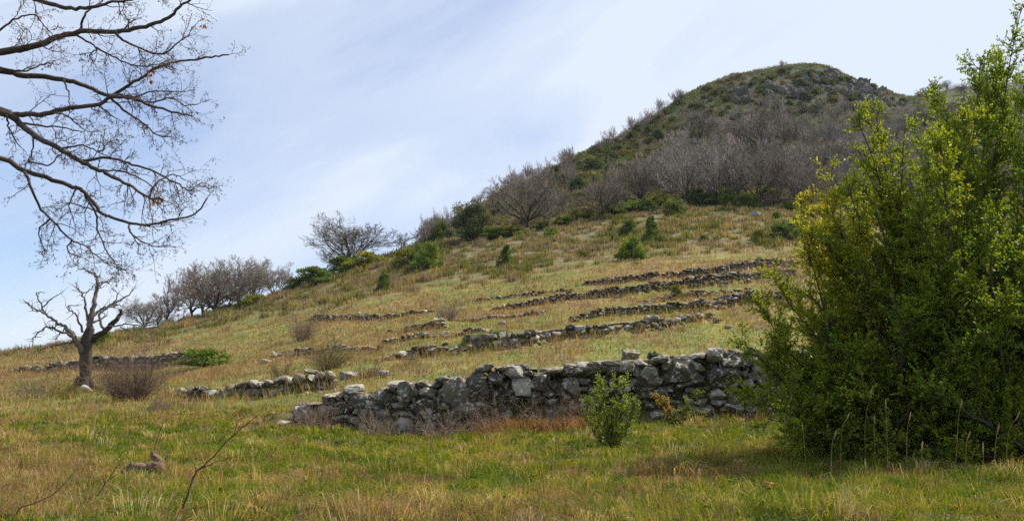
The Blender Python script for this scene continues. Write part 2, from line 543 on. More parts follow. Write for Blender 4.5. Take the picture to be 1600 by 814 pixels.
def vary(nt, colsock, scale, lo, hi, detail=4, coord='Object'):
    tc = N(nt, 'ShaderNodeTexCoord')
    no = N(nt, 'ShaderNodeTexNoise'); no.inputs['Scale'].default_value = scale; no.inputs['Detail'].default_value = detail
    nt.links.new(tc.outputs[coord], no.inputs['Vector'])
    mr = N(nt, 'ShaderNodeMapRange'); mr.inputs['From Min'].default_value = .25; mr.inputs['From Max'].default_value = .75
    mr.inputs['To Min'].default_value = lo; mr.inputs['To Max'].default_value = hi
    nt.links.new(no.outputs['Fac'], mr.inputs['Value'])
    ml = N(nt, 'ShaderNodeVectorMath', operation='SCALE')
    nt.links.new(colsock, ml.inputs[0]); nt.links.new(mr.outputs[0], ml.inputs['Scale'])
    return ml.outputs[0], no


def mat_leaf(name, trans=0.35, rough=0.45, spec=0.4):
    m, nt, bs = mat_base(name)
    at = N(nt, 'ShaderNodeAttribute', attribute_name='Col')
    c, _ = vary(nt, at.outputs['Color'], 3.0, 0.75, 1.25)
    nt.links.new(c, bs.inputs['Base Color'])
    bs.inputs['Roughness'].default_value = rough
    bs.inputs['Specular IOR Level'].default_value = spec
    if trans > 0:
        tr = N(nt, 'ShaderNodeBsdfTranslucent')
        ml = N(nt, 'ShaderNodeMix', data_type='RGBA', blend_type='MULTIPLY')
        ml.inputs['Factor'].default_value = 1.0
        nt.links.new(c, ml.inputs[6]); ml.inputs[7].default_value = (1.5, 1.35, 0.6, 1)
        nt.links.new(ml.outputs[2], tr.inputs['Color'])
        mx = N(nt, 'ShaderNodeMixShader'); mx.inputs[0].default_value = trans
        nt.links.new(bs.outputs[0], mx.inputs[1]); nt.links.new(tr.outputs[0], mx.inputs[2])
        nt.links.new(mx.outputs[0], nt.nodes['Material Output'].inputs['Surface'])
    return m


def mat_bark(name, scale=14, lo=0.6, hi=1.4, bump=0.6):
    m, nt, bs = mat_base(name)
    at = N(nt, 'ShaderNodeAttribute', attribute_name='Col')
    c, no = vary(nt, at.outputs['Color'], scale, lo, hi, 6)
    nt.links.new(c, bs.inputs['Base Color'])
    bs.inputs['Roughness'].default_value = 0.9
    if bump:
        b = N(nt, 'ShaderNodeBump'); b.inputs['Strength'].default_value = bump; b.inputs['Distance'].default_value = 0.03
        nt.links.new(no.outputs['Fac'], b.inputs['Height']); nt.links.new(b.outputs[0], bs.inputs['Normal'])
    return m


def mat_stone(name, lichen=0.58, scale=1.0):
    m, nt, bs = mat_base(name)
    L = nt.links.new
    at = N(nt, 'ShaderNodeAttribute', attribute_name='Col')
    tc = N(nt, 'ShaderNodeTexCoord')
    c, no = vary(nt, at.outputs['Color'], 3 * scale, 0.62, 1.45, 8)
    n2 = N(nt, 'ShaderNodeTexNoise'); n2.inputs['Scale'].default_value = 4.2 * scale; n2.inputs['Detail'].default_value = 9
    n2.inputs['Roughness'].default_value = 0.62
    L(tc.outputs['Object'], n2.inputs['Vector'])
    rp = ramp(nt, [(lichen, (0, 0, 0)), (lichen + 0.045, (1, 1, 1))])
    L(n2.outputs['Fac'], rp.inputs[0])
    mx = N(nt, 'ShaderNodeMix', data_type='RGBA'); L(rp.outputs[0], mx.inputs['Factor'])
    L(c, mx.inputs[6]); mx.inputs[7].default_value = (0.40, 0.39, 0.34, 1)
    # mossy ochre stain
    n3 = N(nt, 'ShaderNodeTexNoise'); n3.inputs['Scale'].default_value = 1.7 * scale; n3.inputs['Detail'].default_value = 6
    mp = N(nt, 'ShaderNodeMapping'); mp.inputs['Location'].default_value = (5, 3, 9)
    L(tc.outputs['Object'], mp.inputs[0]); L(mp.outputs[0], n3.inputs['Vector'])
    r3 = ramp(nt, [(0.56, (0, 0, 0)), (0.68, (0.6, 0.6, 0.6))]); L(n3.outputs['Fac'], r3.inputs[0])
    m3 = N(nt, 'ShaderNodeMix', data_type='RGBA'); L(r3.outputs[0], m3.inputs['Factor'])
    L(mx.outputs[2], m3.inputs[6]); m3.inputs[7].default_value = (0.12, 0.105, 0.05, 1)
    L(m3.outputs[2], bs.inputs['Base Color'])
    bs.inputs['Roughness'].default_value = 0.92
    b = N(nt, 'ShaderNodeBump'); b.inputs['Strength'].default_value = 0.8; b.inputs['Distance'].default_value = 0.04 / scale
    L(n2.outputs['Fac'], b.inputs['Height']); L(b.outputs[0], bs.inputs['Normal'])
    return m


def mat_ground():
    m, nt, bs = mat_base('hillside_ground')
    L = nt.links.new
    at = N(nt, 'ShaderNodeAttribute', attribute_name='Col')
    c1, n1 = vary(nt, at.outputs['Color'], 9.0, 0.55, 1.5, 8)
    c2, n2 = vary(nt, c1, 0.55, 0.7, 1.35, 8)
    L(c2, bs.inputs['Base Color'])
    bs.inputs['Roughness'].default_value = 0.95
    b = N(nt, 'ShaderNodeBump'); b.inputs['Strength'].default_value = 0.9; b.inputs['Distance'].default_value = 0.06
    L(n1.outputs['Fac'], b.inputs['Height'])
    b2 = N(nt, 'ShaderNodeBump'); b2.inputs['Strength'].default_value = 0.7; b2.inputs['Distance'].default_value = 0.5
    L(n2.outputs['Fac'], b2.inputs['Height']); L(b.outputs[0], b2.inputs['Normal']); L(b2.outputs[0], bs.inputs['Normal'])
    return m


M_GROUND = mat_ground()
M_GRASS = mat_leaf('grass_blades', 0.35, 0.8, 0.04)
M_LEAF = mat_leaf('box_leaves', 0.42, 0.5, 0.3)
M_NEEDLE = mat_leaf('evergreen_foliage', 0.3, 0.6, 0.2)
M_BARK = mat_bark('bark')
M_TWIG = mat_bark('twig_bark', 6, 0.8, 1.2, 0)
M_STONE = mat_stone('lichened_stone', 0.552, 3.0)
M_STONEFAR = mat_stone('terrace_stone', 0.58, 1.6)
M_CRAG = mat_stone('crag_stone', 0.62, 0.3)
M_DRYLEAF = mat_leaf('withered_leaf', 0.25, 0.7, 0.2)

# ------------------------------------------------------------------ ground colours (what grows where)
GREEN = np.array([0.085, 0.125, 0.018]); YGREEN = np.array([0.17, 0.18, 0.035]); STRAW = np.array([0.36, 0.27, 0.12])
BROWN = np.array([0.17, 0.105, 0.055]); MAUVE = np.array([0.15, 0.10, 0.085]); SCRUBG = np.array([0.055, 0.075, 0.022]); HEATH = np.array([0.14, 0.125, 0.06])


def cover(x, y):
    """weights of green, straw, brown cover at ground points"""
    r = np.hypot(x, y)
    g = fbm(x / 1.7, y / 2.2, 41, 4)
    g2 = fbm(x / 0.42, y / 0.55, 51, 3)
    s = 0.55 * g + 0.45 * g2
    straw = sstep(0.46, 0.62, s)
    brown = sstep(0.52, 0.66, fbm(x / 1.0 + 7, y / 1.4, 61, 4))
    px = CX + F * x / np.maximum(y, 1) / CT * 0.99
    # dry, tawny corner on the left of the meadow
    lft = sstep(330, 60, px) * sstep(5, 7, y) * sstep(17, 11, y)
    straw = np.clip(straw + 0.55 * lft * (g2 > 0.36), 0, 1)
    brown = np.clip(brown + 0.6 * lft * sstep(0.4, 0.55, g2), 0, 1)
    # greener belt right in front of the main wall
    belt = sstep(300, 500, px) * sstep(1250, 1000, px) * sstep(9, 11, y) * sstep(17, 15, y)
    straw = straw * (1 - 0.6 * belt); brown = brown * (1 - 0.6 * belt)
    # terraces: straw dominates with greener strips
    tz = sstep(17, 22, y) * sstep(75, 55, y)
    strip = fbm(x / 9, y / 5.5, 71, 4)
    straw = np.clip(straw * (1 - .45 * tz) + tz * (0.85 * sstep(0.54, 0.42, strip)), 0, 1); brown = np.clip(brown + tz * .6 * sstep(.5, .36, strip), 0, 1)
    straw = np.clip(straw + .18 * tz, 0, 1)
    # upper scrub
    up = sstep(58, 80, y + 10 * (g - 0.5))
    return straw, brown, up, g, g2


def ground_col(x, y):
    straw, brown, up, g, g2 = cover(x, y)
    c = GREEN + (YGREEN - GREEN) * g2[:, None]
    c = c + (STRAW * 0.75 - c) * (straw * 0.8)[:, None]
    c = c + (BROWN - c) * (brown * 0.6)[:, None]
    hc = HEATH + (STRAW * 0.46 - HEATH) * sstep(0.42, 0.7, g2)[:, None]
    hc = hc + (SCRUBG * 1.2 - hc) * sstep(0.5, 0.7, fbm(x / 1.8, y / 2.2, 81, 4))[:, None]
    c = c + (hc - c) * up[:, None]
    hill = sstep(105, 125, y)
    hcol = np.array([0.024, 0.033, 0.014]) + (np.array([0.034, 0.035, 0.022]) - np.array([0.024, 0.033, 0.014])) * sstep(0.4, 0.6, fbm(x / 10, y / 10, 91, 4))[:, None]
    c = c + (hcol - c) * hill[:, None]
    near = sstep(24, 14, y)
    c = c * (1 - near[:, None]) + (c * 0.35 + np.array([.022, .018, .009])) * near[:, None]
    return c * 0.8


def build_ground():
    th = np.concatenate([np.linspace(-180, -52, 50, endpoint=False), np.linspace(-52, -34, 40, endpoint=False),
                         np.linspace(-34, 34, 460, endpoint=False), np.linspace(34, 52, 40, endpoint=False), np.linspace(52, 180, 50, endpoint=False)])
    rr = np.concatenate([[0.3], np.exp(np.linspace(math.log(1.0), math.log(4.0), 12, endpoint=False)),
                         np.exp(np.linspace(math.log(4.0), math.log(70), 360, endpoint=False)),
                         np.exp(np.linspace(math.log(70), math.log(450), 300, endpoint=False)),
                         np.exp(np.linspace(math.log(450), math.log(1600), 30))])
    tt, rg = np.meshgrid(np.radians(th), rr)
    x = (np.sin(tt) * rg).ravel(); y = (np.cos(tt) * rg).ravel()
    z = terr(x, y)
    # two lines of travel meet behind the camera: level it out there
    back = sstep(0.5, -4, y)
    z = z * (1 - back) + np.minimum(z, 0.0) * back
    nr, nc = rg.shape
    i = np.arange(nr - 1)[:, None] * nc; j = np.arange(nc)[None, :]; j2 = (j + 1) % nc
    q = np.stack([i + j, i + j2, i + nc + j2, i + nc + j], -1).reshape(-1, 4)[:, ::-1]
    mb = MB()
    v = np.stack([x, y, z], 1)
    cen = np.array([[0, 0, TZ(0, 0.3)]])
    mb.add(v, quads=q, col=ground_col(x, y))
    n0 = nr * nc
    mb.add(cen, col=(0.12, 0.13, 0.04))
    t = np.stack([np.full(nc, n0), np.arange(nc), (np.arange(nc) + 1) % nc], 1)[:, ::-1]
    mb.t.append(t)
    o = link('terrain', mb.mesh('terrain', M_GROUND))
    o['kind'] = 'structure'



def build_haze():
    mb = MB()
    x0, x1, y0, y1, z0, z1 = -1650, 1650, -1650, 1650, -130, 104
    v = [(x, y, z) for z in (z0, z1) for y in (y0, y1) for x in (x0, x1)]
    mb.add(v, quads=[(0, 2, 3, 1), (4, 5, 7, 6), (0, 1, 5, 4), (2, 6, 7, 3), (0, 4, 6, 2), (1, 3, 7, 5)])
    m = bpy.data.materials.new('haze'); m.use_nodes = True
    nt = m.node_tree; nt.nodes.clear()
    out = N(nt, 'ShaderNodeOutputMaterial'); vol = N(nt, 'ShaderNodeVolumePrincipled')
    vol.inputs['Color'].default_value = (.84, .92, 1, 1)
    vol.inputs['Density'].default_value = HAZE
    nt.links.new(vol.outputs[0], out.inputs['Volume'])
    o = link('haze', mb.mesh('haze', m, False)); o['kind'] = 'stuff'
    tag(o, 'thin bluish air between the meadow and the hill', 'haze')


build_ground()
build_haze()

# ------------------------------------------------------------------ grass (uncountable)
XMAX = 0.86


def sample_ground(n, y0, y1, power, amax=XMAX):
    """random ground points: density per metre of depth ~ Y**power inside the view fan"""
    u = rng.random(n)
    k = power + 2.0
    y = (y0 ** k + u * (y1 ** k - y0 ** k)) ** (1 / k)
    a = rng.uniform(-amax, amax, n)
    x = a * y
    return x, y


def wall_clear(x, y):
    """True where no wall stands"""
    ok = np.ones(x.shape, bool); front = np.zeros(x.shape)
    for k, w in WALLS.items():
        L = w['line']
        m = (x > L[:, 0].min() - 1.2) & (x < L[:, 0].max() + 1.2) & (y > L[:, 1].min() - 1.2) & (y < L[:, 1].max() + 1.2)
        if not m.any():
            continue
        sd, hh = wall_field(x[m], y[m], w)
        ok[m] &= ~((sd > -0.16) & (sd < 0.42))
        front[m] = np.maximum(front[m], np.where((sd < 0) & (sd > -0.9), 1 + sd / 0.9, 0))
    return ok, front


def pick(cols, idx):
    return np.asarray(cols)[idx]


def build_grass():
    # fine green sward
    mb = MB()
    for (n, y0, y1, pw, l0, l1, wmin) in ((290000, 4.4, 20, -1.6, .05, .15, .0045), (140000, 17, 62, -1.7, .06, .15, .008)):
        x, y = sample_ground(n, y0, y1, pw)
        straw, brown, up, g, g2 = cover(x, y)
        ok, fr = wall_clear(x, y)
        keep = ok & (rng.random(n) < 1.0 - 0.6 * straw - 0.3 * brown - 0.6 * fr) & (rng.random(n) < np.where(y < 20, .25 + 1.3 * sstep(.3, .6, fbm(x / .3, y / .3, 25, 2)), 1)) & (rng.random(n) > up) & (rng.random(n) < np.where(y > 19, .7, 1))
        x, y, g, g2, straw = x[keep], y[keep], g[keep], g2[keep], straw[keep]
        n2 = len(x)
        z = terr(x, y) - 0.01
        tuft = fbm(x / 0.22, y / 0.22, 5, 2)
        ln = rng.uniform(l0, l1, n2) * (0.55 + 0.9 * tuft) * (1 + 0.25 * straw)
        wd = np.maximum(wmin, y * 0.00068) * rng.uniform(.7, 1.3, n2)
        la = rng.normal(0, .9, n2) + 9 * vnoise(x / .5, y / .5, 19); lm = rng.uniform(.2, 1.4, n2)
        lean = np.stack([np.cos(la) * lm, np.sin(la) * lm, np.zeros(n2)], 1)
        t = np.clip(0.3 + 1.5 * (tuft - .5) + 0.9 * (g2 - .5) * 2 + rng.normal(0, .16, n2), 0, 1)[:, None]
        c = np.array([0.062, 0.115, 0.007]) * (1 - t) + np.array([0.19, 0.205, 0.018]) * t
        dry = rng.random(n2) < 0.10
        c[dry] = np.array([0.33, 0.27, 0.12]) * rng.uniform(.7, 1.2, (dry.sum(), 1))
        c *= rng.uniform(.75, 1.25, (n2, 1))
        blades(mb, np.stack([x, y, z], 1), lean, ln, wd, c, .9)
    o = link('grass', mb.mesh('grass', M_GRASS)); o['kind'] = 'stuff'
    tag(o, 'short green meadow grass covering the foreground and the terraces', 'grass')
    # dry straw-coloured tussocks
    mb = MB()
    for (n, y0, y1, pw, l0, l1, wmin) in ((90000, 4.4, 20, -1.6, .06, .16, .004), (215000, 17, 78, -1.6, .12, .32, .008)):
        x, y = sample_ground(n, y0, y1, pw)
        straw, brown, up, g, g2 = cover(x, y)
        ok, fr = wall_clear(x, y)
        keep = ok & (rng.random(n) < np.clip(np.where(y < 18, .04, .12) + np.where(y < 18, .5, .75) * straw + 0.55 * brown + 0.7 * fr, 0, 1)) & (rng.random(n) > 0.75 * up)
        x, y, g, g2, straw, brown, fr = [q[keep] for q in (x, y, g, g2, straw, brown, fr)]
        n2 = len(x)
        z = terr(x, y) - 0.01
        tuft = fbm(x / 0.3, y / 0.3, 15, 2)
        ln = rng.uniform(l0, l1, n2) * (0.4 + 1.2 * tuft) * (1 + 1.3 * fr)
        wd = np.maximum(wmin, y * 0.0006) * rng.uniform(.6, 1.2, n2)
        la = rng.uniform(0, 2 * PI, n2) + 3 * vnoise(x / .4, y / .4, 9); lm = rng.uniform(.3, 1.3, n2)
        lean = np.stack([np.cos(la) * lm, np.sin(la) * lm, np.zeros(n2)], 1)
        pal = np.array([[.33, .225, .10], [.28, .18, .09], [.21, .13, .08], [.31, .26, .17], [.185, .12, .095], [.23, .21, .06]])
        w = rng.random(n2)
        bb = np.clip(brown * 0.8 + fr * 0.7, 0, 1)
        idx = np.where(rng.random(n2) < bb, np.where(w < .45, 2, np.where(w < .75, 4, 1)), np.where(w < .42, 0, np.where(w < .65, 1, np.where(w < .82, 3, 5))))
        c = pal[idx] * rng.uniform(.7, 1.25, (n2, 1))
        blades(mb, np.stack([x, y, z], 1), lean, ln, wd, c, 0.7)
    # tussocks in the near meadow: every tuft arches outward and has one hue
    nt_ = 6700; m = 44
    x, y = sample_ground(nt_, 4.6, 19, -1.35)
    straw, brown, up, g, g2 = cover(x, y)
    ok, fr = wall_clear(x, y)
    x, y, straw, brown, g2, fr = [q[ok] for q in (x, y, straw, brown, g2, fr)]
    nt_ = len(x)
    hgt = np.exp(rng.normal(math.log(.105), .38, nt_)) * (1 + .25 * straw)
    pxt = CX + F * x / y
    lft = sstep(360, 120, pxt) * sstep(5, 6.5, y) * sstep(14, 10, y)
    k = rng.random(nt_); dryp = np.clip(.10 + .5 * straw + .45 * brown + .3 * fr + .45 * lft, 0, .93)
    pal = np.array([[.46, .34, .14], [.36, .235, .10], [.23, .135, .065], [.42, .36, .22], [.26, .15, .09], [.32, .28, .075]])
    pg = np.array([[.050, .10, .006], [.09, .145, .010], [.15, .185, .016], [.23, .225, .025]])
    tc = np.where((k < dryp)[:, None], pal[rng.integers(0, 6, nt_)], pg[rng.integers(0, 4, nt_)])
    rus = (k < dryp) & (rng.random(nt_) < .25 + .5 * lft + .4 * brown)
    tc[rus] = np.array([[.235, .155, .08], [.18, .12, .07], [.32, .225, .115]])[rng.integers(0, 3, rus.sum())]
    isd = np.repeat(k < dryp, m)
    ca = rng.uniform(0, 2 * PI, nt_ * m); cr = np.sqrt(rng.random(nt_ * m))
    H = np.repeat(hgt, m)
    X = np.repeat(x, m) + np.cos(ca) * cr * H * .55; Y = np.repeat(y, m) + np.sin(ca) * cr * H * .55
    lm = cr * rng.uniform(.5, 1.7, nt_ * m)
    swirl = np.repeat(rng.uniform(0, 2 * PI, nt_), m)
    lean = np.stack([np.cos(ca) * lm + .45 * np.cos(swirl), np.sin(ca) * lm + .45 * np.sin(swirl), np.zeros(nt_ * m)], 1)
    ln = H * rng.uniform(.5, 1.25, nt_ * m)
    c = np.repeat(tc, m, 0) * rng.uniform(.7, 1.3, (nt_ * m, 1))
    od = rng.random(nt_ * m) < .15
    c[od] = np.array([.36, .29, .14]) * rng.uniform(.6, 1.2, (od.sum(), 1))
    wd = np.maximum(.0042, Y * .00062) * rng.uniform(.6, 1.2, nt_ * m)
    Zt = terr(X, Y) - .015
    P3 = np.stack([X, Y, Zt], 1)
    blades(mb, P3[isd], lean[isd], ln[isd], wd[isd], c[isd], 1.15)
    mg = MB()
    # broad-leaved weeds low in the sward
    nw = 900
    xw, yw = sample_ground(nw, 4.8, 17, -1.3)
    aw = rng.uniform(0, 2 * PI, (nw, 7)); sw = np.repeat(rng.uniform(.025, .07, nw), 7)
    pw_ = np.repeat(np.stack([xw, yw, terr(xw, yw) + rng.uniform(.01, .06, nw)], 1), 7, 0)
    axw = np.stack([np.cos(aw).ravel(), np.sin(aw).ravel(), rng.uniform(-.1, .7, nw * 7)], 1)
    cw = np.repeat(np.array([[.045, .085, .012], [.08, .13, .02], [.16, .10, .04]])[rng.integers(0, 3, nw)], 7, 0) * rng.uniform(.7, 1.3, (nw * 7, 1))
    leaves(mg, pw_, np.tile([[0, 0, 1.0]], (nw * 7, 1)) + rng.normal(0, .2, (nw * 7, 3)), axw, sw, sw * .5, cw)
    blades(mg, P3[~isd], lean[~isd], ln[~isd], wd[~isd], c[~isd], 1.1)
    o = link('green_tussocks', mg.mesh('green_tussocks', M_GRASS)); o['kind'] = 'stuff'
    tag(o, 'green grass tussocks standing out of the meadow', 'grass')
    o = link('dry_grass', mb.mesh('dry_grass', M_GRASS)); o['kind'] = 'stuff'
    tag(o, 'straw coloured dry grass in tussocks among the green sward', 'grass')
    # heath and low scrub of the upper slope
    mb = MB()
    x, y = sample_ground(38000, 52, 150, -1.0, 0.8)
    straw, brown, up, g, g2 = cover(x, y)
    cl = fbm(x / 1.1, y / 1.6, 131, 3)
    keep = (rng.random(len(x)) < up * (.12 + .75 * sstep(0.42, 0.58, cl)))
    x, y, cl = x[keep], y[keep], cl[keep]
    kind = fbm(x / 2.2, y / 3.2, 141, 3)
    m = 26
    n2 = len(x)
    X = np.repeat(x, m) + rng.normal(0, .22, n2 * m); Y = np.repeat(y, m) + rng.normal(0, .22, n2 * m)
    Z = terr(X, Y)
    hgt = np.repeat(0.25 + 0.9 * sstep(.45, .75, cl) * rng.uniform(.4, 1, n2), m)
    ln = hgt * rng.uniform(.35, 1, n2 * m)
    la = rng.uniform(0, 2 * PI, n2 * m); lm = rng.uniform(.1, .8, n2 * m)
    lean = np.stack([np.cos(la) * lm, np.sin(la) * lm, np.zeros(n2 * m)], 1)
    kk = np.repeat(kind + rng.normal(0, .09, n2), m)[:, None]
    cA = np.array([.26, .205, .10]); cB = np.array([.125, .13, .048]); cC = np.array([.20, .158, .115])
    c = np.where(kk < .44, cC, np.where(kk < .56, cA, cB)) * rng.uniform(.6, 1.4, (n2 * m, 1))
    blades(mb, np.stack([X, Y, Z], 1), lean, ln, np.maximum(.03, Y * .0009) * rng.uniform(.6, 1.2, n2 * m), c, .4)
    o = link('heath_scrub', mb.mesh('heath_scrub', M_GRASS)); o['kind'] = 'stuff'
    tag(o, 'low brown and olive heath scrub covering the slope above the terraces', 'scrub')


    # scrub clothing the steep hill: leafy low bushes and twiggy brush in one continuous cover
    n = 17500
    Yh = np.sqrt(rng.uniform(112 ** 2, 262 ** 2, n)); xh = rng.uniform(-.16, .78, n) * Yh
    zh = terr(xh, Yh)
    d = Yh * CT + (zh - EYE) * ST
    pxh = CX + F * xh / d; rowh = CY - F * (-Yh * ST + (zh - EYE) * CT) / d
    leftb = np.interp(rowh, [128, 170, 200, 250, 330], [1330, 1215, 1120, 1020, 975])
    inw = (pxh > leftb) & (rowh > np.interp(pxh, [1100, 1200, 1300, 1400], [190, 172, 172, 168]))
    cl_ = (pxh > 1145) & (pxh < 1425) & (rowh > np.interp(pxh, [1145, 1240, 1290, 1425], [120, 112, 106, 150])) & (rowh < np.interp(pxh, [1145, 1250, 1425], [166, 160, 172]))
    kk_ = ~(cl_ & (rng.random(n) < .25))
    xh, Yh, zh, pxh, rowh, inw = [q[kk_] for q in (xh, Yh, zh, pxh, rowh, inw)]; n = len(xh)
    kind = fbm(xh / 9, Yh / 9, 151, 4) + rng.normal(0, .05, n)
    m = 30
    rad = rng.uniform(.4, 1.15, n)
    dd = rand_unit(n * m, rng); dd[:, 2] = np.abs(dd[:, 2])
    rr = np.repeat(rad, m) * rng.random(n * m) ** .4
    Pn = np.stack([np.repeat(xh, m), np.repeat(Yh, m), np.repeat(zh - .1, m)], 1) + dd * rr[:, None] * np.array([1, 1, .85])
    pal = np.array([[.092, .098, .034], [.055, .08, .025], [.08, .108, .030], [.16, .128, .108], [.135, .112, .092], [.17, .16, .055]])
    idx = np.where(inw, np.where(rng.random(n) < .35, 4, np.where(rng.random(n) < .5, 1, 0)), np.where(kind < .42, 3 + (rng.random(n) < .4), np.where(kind < .5, 0, np.where(kind < .58, 1, 2))))
    idx = np.where((~inw) & (rng.random(n) < .06), 5, idx)
    c = np.repeat(pal[idx] * rng.uniform(.75, 1.3, (n, 1)), m, 0) * rng.uniform(.7, 1.3, (n * m, 1))
    twg = np.repeat((idx == 3) | (idx == 4), m)
    mb = MB()
    ax = dd + np.array([0, 0, .5]) + rng.normal(0, .4, (n * m, 3))
    leaves(mb, Pn, rand_unit(n * m, rng), ax, np.where(twg, .6, .28) * rng.uniform(.7, 1.3, n * m), np.where(twg, .06, .17), c)
    o = link('hill_scrub', mb.mesh('hill_scrub', M_NEEDLE)); o['kind'] = 'stuff'
    tag(o, 'olive and grey brown scrub clothing the steep hill below the summit', 'scrub')


build_grass()


# ------------------------------------------------------------------ stones and dry stone walls
def ico(sub):
    import bmesh
    bm = bmesh.new()
    bmesh.ops.create_icosphere(bm, subdivisions=sub, radius=1.0)
    v = np.array([p.co[:] for p in bm.verts]); f = np.array([[q.index for q in t.verts] for t in bm.faces])
    bm.free()
    return v, f


ICO = {1: ico(1), 2: ico(2), 3: ico(3), 4: ico(4)}


def stone_verts(size, sub=3, boxy=0.5, g=rng, cuts=7, noise=.07):
    v, f = ICO[sub]
    v = v.copy()
    mx = np.abs(v).max(axis=1, keepdims=True)
    v = v * (1 - boxy) + v / mx * boxy * 0.86
    for _ in range(cuts):
        n = rand_unit(1, g)[0]
        d = g.uniform(.52, .86)
        h = v @ n - d
        v = v - np.outer(np.clip(h, 0, None), n)
    o = g.uniform(0, 50, 3)
    nn = vnoise(v[:, 0] * 2.3 + o[0], v[:, 1] * 2.3 + v[:, 2] * 1.9 + o[1], 3) - .5
    n2 = vnoise(v[:, 0] * 5.3 + o[1], v[:, 1] * 5.1 + v[:, 2] * 4.3 + o[2], 4) - .5
    n3 = vnoise(v[:, 0] * 11 + o[2], v[:, 1] * 11 + v[:, 2] * 9 + o[0], 6) - .5
    v = v * (1 + noise * 2.2 * nn + noise * 1.3 * n2 + noise * .7 * n3)[:, None]
    return v * np.asarray(size) * 0.5, f


def rot_rand(g, amt):
    from mathutils import Euler
    return np.array(Euler((g.normal(0, amt), g.normal(0, amt), g.normal(0, amt * .7))).to_matrix())


STONEPAL = np.array([[.118, .104, .082], [.066, .058, .047], [.17, .152, .12], [.138, .112, .076], [.24, .222, .19], [.094, .084, .052]])


def wall_frame(w):
    """resampled wall foot: arclength, xy, unit tangent, uphill normal, height"""
    L = w['line']
    seg = np.hypot(np.diff(L[:, 0]), np.diff(L[:, 1])); s = np.concatenate([[0], np.cumsum(seg)])

    def at(q):
        x = np.interp(q, s, L[:, 0]); y = np.interp(q, s, L[:, 1]); h = np.interp(q, s, L[:, 2])
        e = 0.3
        tx = np.interp(q + e, s, L[:, 0]) - np.interp(q - e, s, L[:, 0]); ty = np.interp(q + e, s, L[:, 1]) - np.interp(q - e, s, L[:, 1])
        l = math.hypot(tx, ty) + 1e-9
        return np.array([x, y]), np.array([tx / l, ty / l]), h
    return s[-1], at


def add_stone(mb, p, T, size, sub, g, boxy=.5, tilt=.12, col=None, cuts=7):
    v, f = stone_verts(size, sub, boxy, g, cuts)
    v = v @ rot_rand(g, tilt).T
    B = np.array([[T[0], T[1], 0], [-T[1], T[0], 0], [0, 0, 1.0]])
    v = v @ B + p
    if col is None:
        col = STONEPAL[g.integers(0, len(STONEPAL))] * g.uniform(.8, 1.3)
    mb.add(v, tris=f, col=col)


def build_wall(key, label, hstone, sub, sd, mat, thick=.5, ragged=.15, gapn=0.0):
    g = np.random.default_rng(sd)
    w = WALLS[key]
    total, at = wall_frame(w)
    L = w['line']
    mb = MB()
    # rubble core behind the facing stones
    ns = max(6, int(total / .35)); vs = []
    for q in np.linspace(.1, total - .1, ns):
        p, T, h = at(q); nrm = np.array([-T[1], T[0]])
        zb = TZ(*(p - nrm * .1)) - .25
        ht = max(h * .72, .03) + .25
        for (a, b) in ((.16, 0), (.19, ht), (.42, ht), (.44, 0)):
            e = p + nrm * a
            vs.append((e[0], e[1], zb + b))
    qd = []
    for i in range(ns - 1):
        for k in range(3):
            qd.append((i * 4 + k, (i + 1) * 4 + k, (i + 1) * 4 + k + 1, i * 4 + k + 1))
    mb.add(vs, quads=qd, col=(.05, .045, .04))
    # courses of facing stones
    z0 = -.08
    course = 0
    hmax = L[:, 2].max()
    while z0 < hmax + .02:
        hc = hstone * g.uniform(.75, 1.3)
        q = g.uniform(-.1, .1)
        while q < total:
            ws = hstone * g.uniform(.8, 2.3)
            qc = q + ws * .5
            q += ws * .93
            if qc > total - .05 or qc < .02:
                continue
            p, T, h = at(qc)
            h = h * (1 + ragged * (vnoise(np.array([qc / .55]), np.array([sd * 3.3]), sd)[0] - .5) * 2)
            if z0 + hc * .45 > h or h < .06:
                continue
            if gapn and vnoise(np.array([qc / 1.3]), np.array([sd * 1.7]), 5)[0] < gapn:
                continue
            hs = hc
            if z0 + hc > h:
                hs = max(h - z0, hc * .5)
            nrm = np.array([-T[1], T[0]])
            dp = thick * g.uniform(.8, 1.1)
            e = p + nrm * (dp * .5 + g.normal(0, .035) - .06 + .10 * z0)
            zb = TZ(*(p - nrm * .2))
            cst = STONEPAL[g.integers(0, len(STONEPAL))] * g.uniform(.8, 1.3) * (1.0 if key == 'main' else 1.08)
            add_stone(mb, np.array([e[0], e[1], zb + z0 + hs * .5 + g.normal(0, .015)]), T, (ws * 1.06 * g.uniform(.85, 1.15), dp, hs * 1.12 * g.uniform(.85, 1.2)), sub, g, boxy=g.uniform(.3, .95), tilt=.13, cuts=9, col=cst)
        z0 += hc * .9
        course += 1
    return mb, at, total, g


def wall_q_of_px(key, px):
    """arclength of the wall foot at photo column px"""
    total, at = wall_frame(WALLS[key])
    qs = np.linspace(0, total, 600)
    pxs = []
    for q in qs:
        p, T, h = at(q)
        pxs.append(to_px((p[0], p[1], TZ(p[0] + T[1] * .2, p[1] - T[0] * .2)))[0])
    return float(np.interp(px, pxs, qs))


